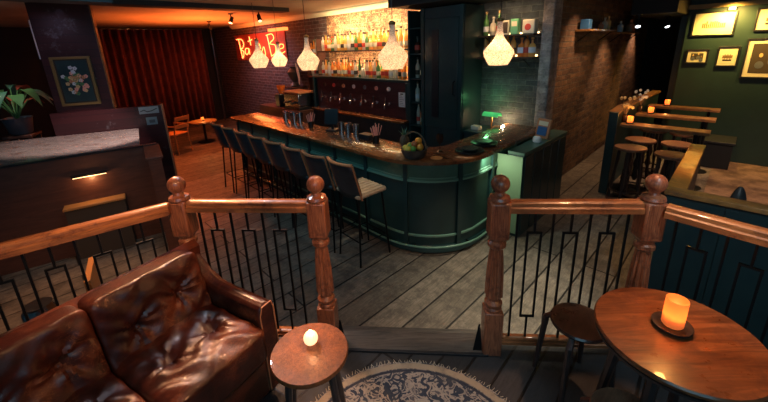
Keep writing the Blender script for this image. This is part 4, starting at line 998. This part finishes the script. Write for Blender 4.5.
# low stools
def low_stool(l, lab, h=.45, r=.145, ph=0.3, top='stool_wood'):
    t = thing('low_stool', lab, 'stool', l, ph, 'dark round low stools')
    MB().lathe([(0, h - .028), (r - .02, h - .028), (r - .004, h - .02), (r, h - .01), (r - .006, h), (r - .02, h - .004), (0, h - .006)], seg=40).build('seat', top, t)
    for k in range(3 if 0 else 4):
        a = 2 * PI * k / 4
        MB().tube([((r - .02) * math.cos(a), (r - .02) * math.sin(a), h - .02), ((r + .02) * math.cos(a), (r + .02) * math.sin(a), h - .06), ((r + .055) * math.cos(a), (r + .055) * math.sin(a), 0)], [.013, .018, .013], 8).build('leg', 'leg_wood', t)
low_stool((1.01, 1.575, PF), 'dark round low stool between the railing and the large table', ph=.85)
low_stool((.925, 1.06, PF), 'round low stool at the bottom edge, left of the large table', r=.13, ph=.7, top='seat_wood')
# round rug
mb = MB(); mb.lathe([(0, 0), (.66, 0), (.672, .004), (.66, .010), (0, .011)], seg=96)
rg = mb.build('round_rug', 'rug', None, loc=(.07, 1.09, PF)); tag(rg, 'round faded blue and cream ornamental rug on the platform floor', 'rug')
fm_ = MB()
for k in range(240):
    a = 2 * PI * k / 240; L = random.uniform(.015, .03); c, s = math.cos(a), math.sin(a); aa = a + random.uniform(-.02, .02)
    fm_.tube([(c * .668, s * .668, .005), (math.cos(aa) * (.668 + L), math.sin(aa) * (.668 + L), .003)], [.002, .0012], 4)
fm_.build('fringe', 'cream', rg)

# ------------------------------------------------------------------ lights
def lamp(kind, l, energy, color, size=.1, target=None, angle=60, blend=.5, name='light', sy=None):
    d = bpy.data.lights.new(name, kind); d.energy = energy; d.color = color
    if kind == 'AREA':
        d.size = size
        if sy: d.shape = 'RECTANGLE'; d.size_y = sy
    else: d.shadow_soft_size = size
    if kind == 'SPOT': d.spot_size = math.radians(angle); d.spot_blend = blend
    o = bpy.data.objects.new(name, d); COL.objects.link(o); o.location = l
    if target: o.rotation_euler = (Vector(target) - Vector(l)).to_track_quat('-Z', 'Y').to_euler()
    return o
WARM = (1, .6, .3); ORG = (1, .22, .05); TEAL = (.35, .8, 1)
# pendants
for a, b, z, _, s in pend: lamp('POINT', loc(a, b, z + .12), 6, (1, .74, .5), .06)
# bottle shelves
for z in (1.73, 2.24): lamp('AREA', loc(5.08, 4.70, z), 38, (1, .62, .30), 2.4, loc(5.08, 4.6, z + .5), sy=.05)
lamp('AREA', loc(5.08, 4.40, 2.75), 45, (1, .70, .38), 2.4, loc(5.08, 4.8, 2.2), sy=.06)
lamp('AREA', loc(2.3, 4.5, 2.6), 2.5, WARM, .6, loc(2.3, 4.8, 2.1), sy=.05)
# orange zone at the far left
lamp('SPOT', loc(6.72, 4.2, 2.7), 9, WARM, .05, loc(6.72, 4.7, 1.9), 60)
lamp('SPOT', loc(9.0, 3.4, 2.8), 70, (.7, .7, 1), .1, loc(9.0, 4.8, 1.5), 110, .9)
lamp('POINT', loc(9.3, 4.3, 2.3), 22, ORG, .3)
lamp('SPOT', loc(9.3, 2.2, 2.7), 260, (1, .16, .03), .15, loc(7.8, 2.2, 0), 76)
lamp('SPOT', loc(9.0, 3.2, 1.7), 420, (1, .16, .025), .2, loc(9, 3.2, 3), 140)
lamp('SPOT', loc(7.6, 3.3, 2.75), 150, (1, .2, .04), .1, loc(6.2, 3.0, 1.1), 46)
# centre floor spot
lamp('SPOT', (1.7, 2.9, 2.9), 300, (1, .86, .62), .05, (.98, 2.75, 0), 44, 1)
# foreground warm key over sofa
lamp('SPOT', (-2.0, 3.1, 2.8), 380, (1, .46, .2), .12, (-1.1, 1.6, .8), 36, .6)
lamp('SPOT', (-.1, 3.0, 2.8), 120, (1, .5, .25), .08, (-.75, 1.75, .95), 24, .6)
lamp('SPOT', (.7, 1.3, 2.9), 60, (1, .42, .18), .10, (-1.1, 1.6, .8), 42, .7)
lamp('SPOT', (-.6, .7, 2.9), 40, (1, .48, .2), .06, (-1.27, 2.0, 1.2), 26, .7)
lamp('SPOT', (0, .3, 2.9), 75, (1, .5, .24), .08, (0, 1.85, 1.3), 34, .7)
lamp('SPOT', (-1.0, .2, 2.9), 130, (1, .5, .22), .08, (-1.9, 1.7, 1.3), 44, .7)
lamp('SPOT', (-1.3, 2.9, 2.6), 35, (.85, .85, 1), .05, (-.9, 1.4, .6), 50, .8)
lamp('SPOT', (-2.4, 2.9, 2.9), 190, (1, .42, .18), .05, (-2.75, 2.7, 0), 46, .8)
lamp('SPOT', (-2.6, 1.5, 2.9), 35, (1, .42, .18), .06, (-2.6, 2.6, .3), 80, .8)
lamp('SPOT', (1.6, 1.9, 2.9), 75, (1, .46, .22), .05, (1.15, 1.3, 1.0), 60, .8)
lamp('SPOT', (-.4, 2.0, 2.8), 28, (1, .55, .35), .05, (-.2, 1.7, .6), 60, .8)
lamp('SPOT', (.2, .6, 2.8), 48, (.95, .92, .85), .06, (.12, 1.5, .3), 36, .6)
# candles
lamp('POINT', (1.152, 1.196, PF + .75 + .075), .3, (1, .42, .10), .012)
lamp('POINT', (1.152, 1.196, PF + .75 + .27), 2.2, (1, .42, .10), .02)
lamp('POINT', (-.388, 1.372, PF + .552 + .10), .8, (1, .5, .2), .02)
for i, b in enumerate((5.8, 6.75, 7.68)): lamp('POINT', loc(1.01 - .08 * i, b, 1.06 + .13), 1.6, (1, .42, .1), .02)
lamp('POINT', loc(9.6, 3.05, .72), 3, (1, .45, .12), .03)
# aisle wall grazing, right zone
lamp('SPOT', loc(1.35, 5.8, 2.9), 75, (1, .58, .3), .03, loc(1.95, 6.2, 0.4), 90, .8)
lamp('SPOT', loc(1.3, 7.5, 2.5), 60, (1, .58, .3), .03, loc(1.95, 7.7, .5), 90, .8)
lamp('SPOT', loc(1.66, 9.8, 2.5), 60, (1, .55, .3), .03, loc(1.95, 9.6, .5), 90, .8)
lamp('SPOT', loc(.6, 6.0, 2.8), 55, (1, .55, .25), .06, loc(.6, 6.3, .7), 60, .8)
lamp('SPOT', loc(-.8, 6.3, 2.8), 260, (1, .58, .36), .06, loc(-.35, 7.0, 0), 80, .9)
lamp('SPOT', (1.5, .9, 2.8), 60, (.8, .95, 1), .04, (2.4, 2.0, .6), 70, .8)
lamp('SPOT', loc(.2, 3.9, 2.8), 70, (1, .5, .16), .05, loc(.2, 3.9, 1.1), 40, .8)
lamp('SPOT', loc(.33, 8.25, 2.62), 120, (1, .60, .12), .03, loc(.3, 8.6, 2.1), 140, .9)
lamp('SPOT', loc(-.45, 8.1, 2.85), 130, (1, .55, .14), .03, loc(-.4, 8.6, 1.9), 100, .9)
# left booth
lamp('SPOT', (-3.1, 4.7, 2.7), 190, (1, .78, .72), .03, (-4.1, 4.8, 1.1), 52, .5)
lamp('SPOT', (-5.2, 4.6, 2.8), 40, (1, .85, .7), .04, (-5.5, 5.3, 1.4), 40, .8)
lamp('POINT', onp(.91, .09, .87), 1.6, (1, .5, .2), .03)
lamp('SPOT', bp(-.9, -.8, 2.9), 4, (.8, .6, 1), .05, bp(-.8, .1, 1.9), 90, .8)
# banker lamp, under-counter glow on the light green end panel
lamp('POINT', loc(2.30, 4.66, 1.15), 4, (1, .62, .32), .02)
lamp('POINT', loc(2.48, 4.62, 1.42), 1.1, (.25, 1, .35), .03)
lamp('SPOT', loc(1.80, 3.30, 1.03), 12, (.95, 1, .7), .02, loc(1.72, 3.68, .6), 120, .9)
# cool fill from the room behind the camera
lamp('SPOT', loc(2.0, 3.9, 2.75), 40, (.5, .8, 1), .05, loc(1.95, 4.8, 1.4), 90, .9)
lamp('AREA', (0, -1.6, 2.6), 28, (.35, .75, 1), 3, (0, 3, .6), sy=1.4)
lamp('SPOT', loc(2.4, 1.9, 2.9), 60, (1, .85, .6), .04, loc(2.75, 2.3, .75), 24, .8)
lamp('AREA', loc(3.5, 1.0, 2.85), 16, (.3, .75, 1), 2.5, loc(4.0, 2.2, .3), sy=.6)

w = bpy.data.worlds.new('w'); sc.world = w; w.use_nodes = True
w.node_tree.nodes['Background'].inputs[0].default_value = (.16, .5, .75, 1); w.node_tree.nodes['Background'].inputs[1].default_value = .05

# ------------------------------------------------------------------ camera
p, r, y = 2.87810183e-01, 3.68396707e-02, 5.31147570e-03
cp, sp, cr, sr, cy_, sy_ = math.cos(p), math.sin(p), math.cos(r), math.sin(r), math.cos(y), math.sin(y)
fw = Vector((-sy_ * cp, cy_ * cp, -sp)); rt = Vector((cy_, sy_, 0)); dn = fw.cross(rt)
right = rt * cr + dn * sr; down = -rt * sr + dn * cr
cam = bpy.data.cameras.new('camera'); co = bpy.data.objects.new('camera', cam); COL.objects.link(co)
m3 = Matrix((right, -down, -fw)).transposed(); co.matrix_world = Matrix.Translation((0, 0, H)) @ m3.to_4x4()
cam.sensor_width = 36; cam.lens = 355.733822 / 768 * 36; cam.shift_y = -(201 - 151.92) / 768; cam.clip_start = .02
sc.camera = co
sc.view_settings.view_transform = 'Standard'; sc.view_settings.look = 'None'; sc.view_settings.gamma = 1; sc.view_settings.use_curve_mapping = False
sc.view_settings.exposure = 0.1
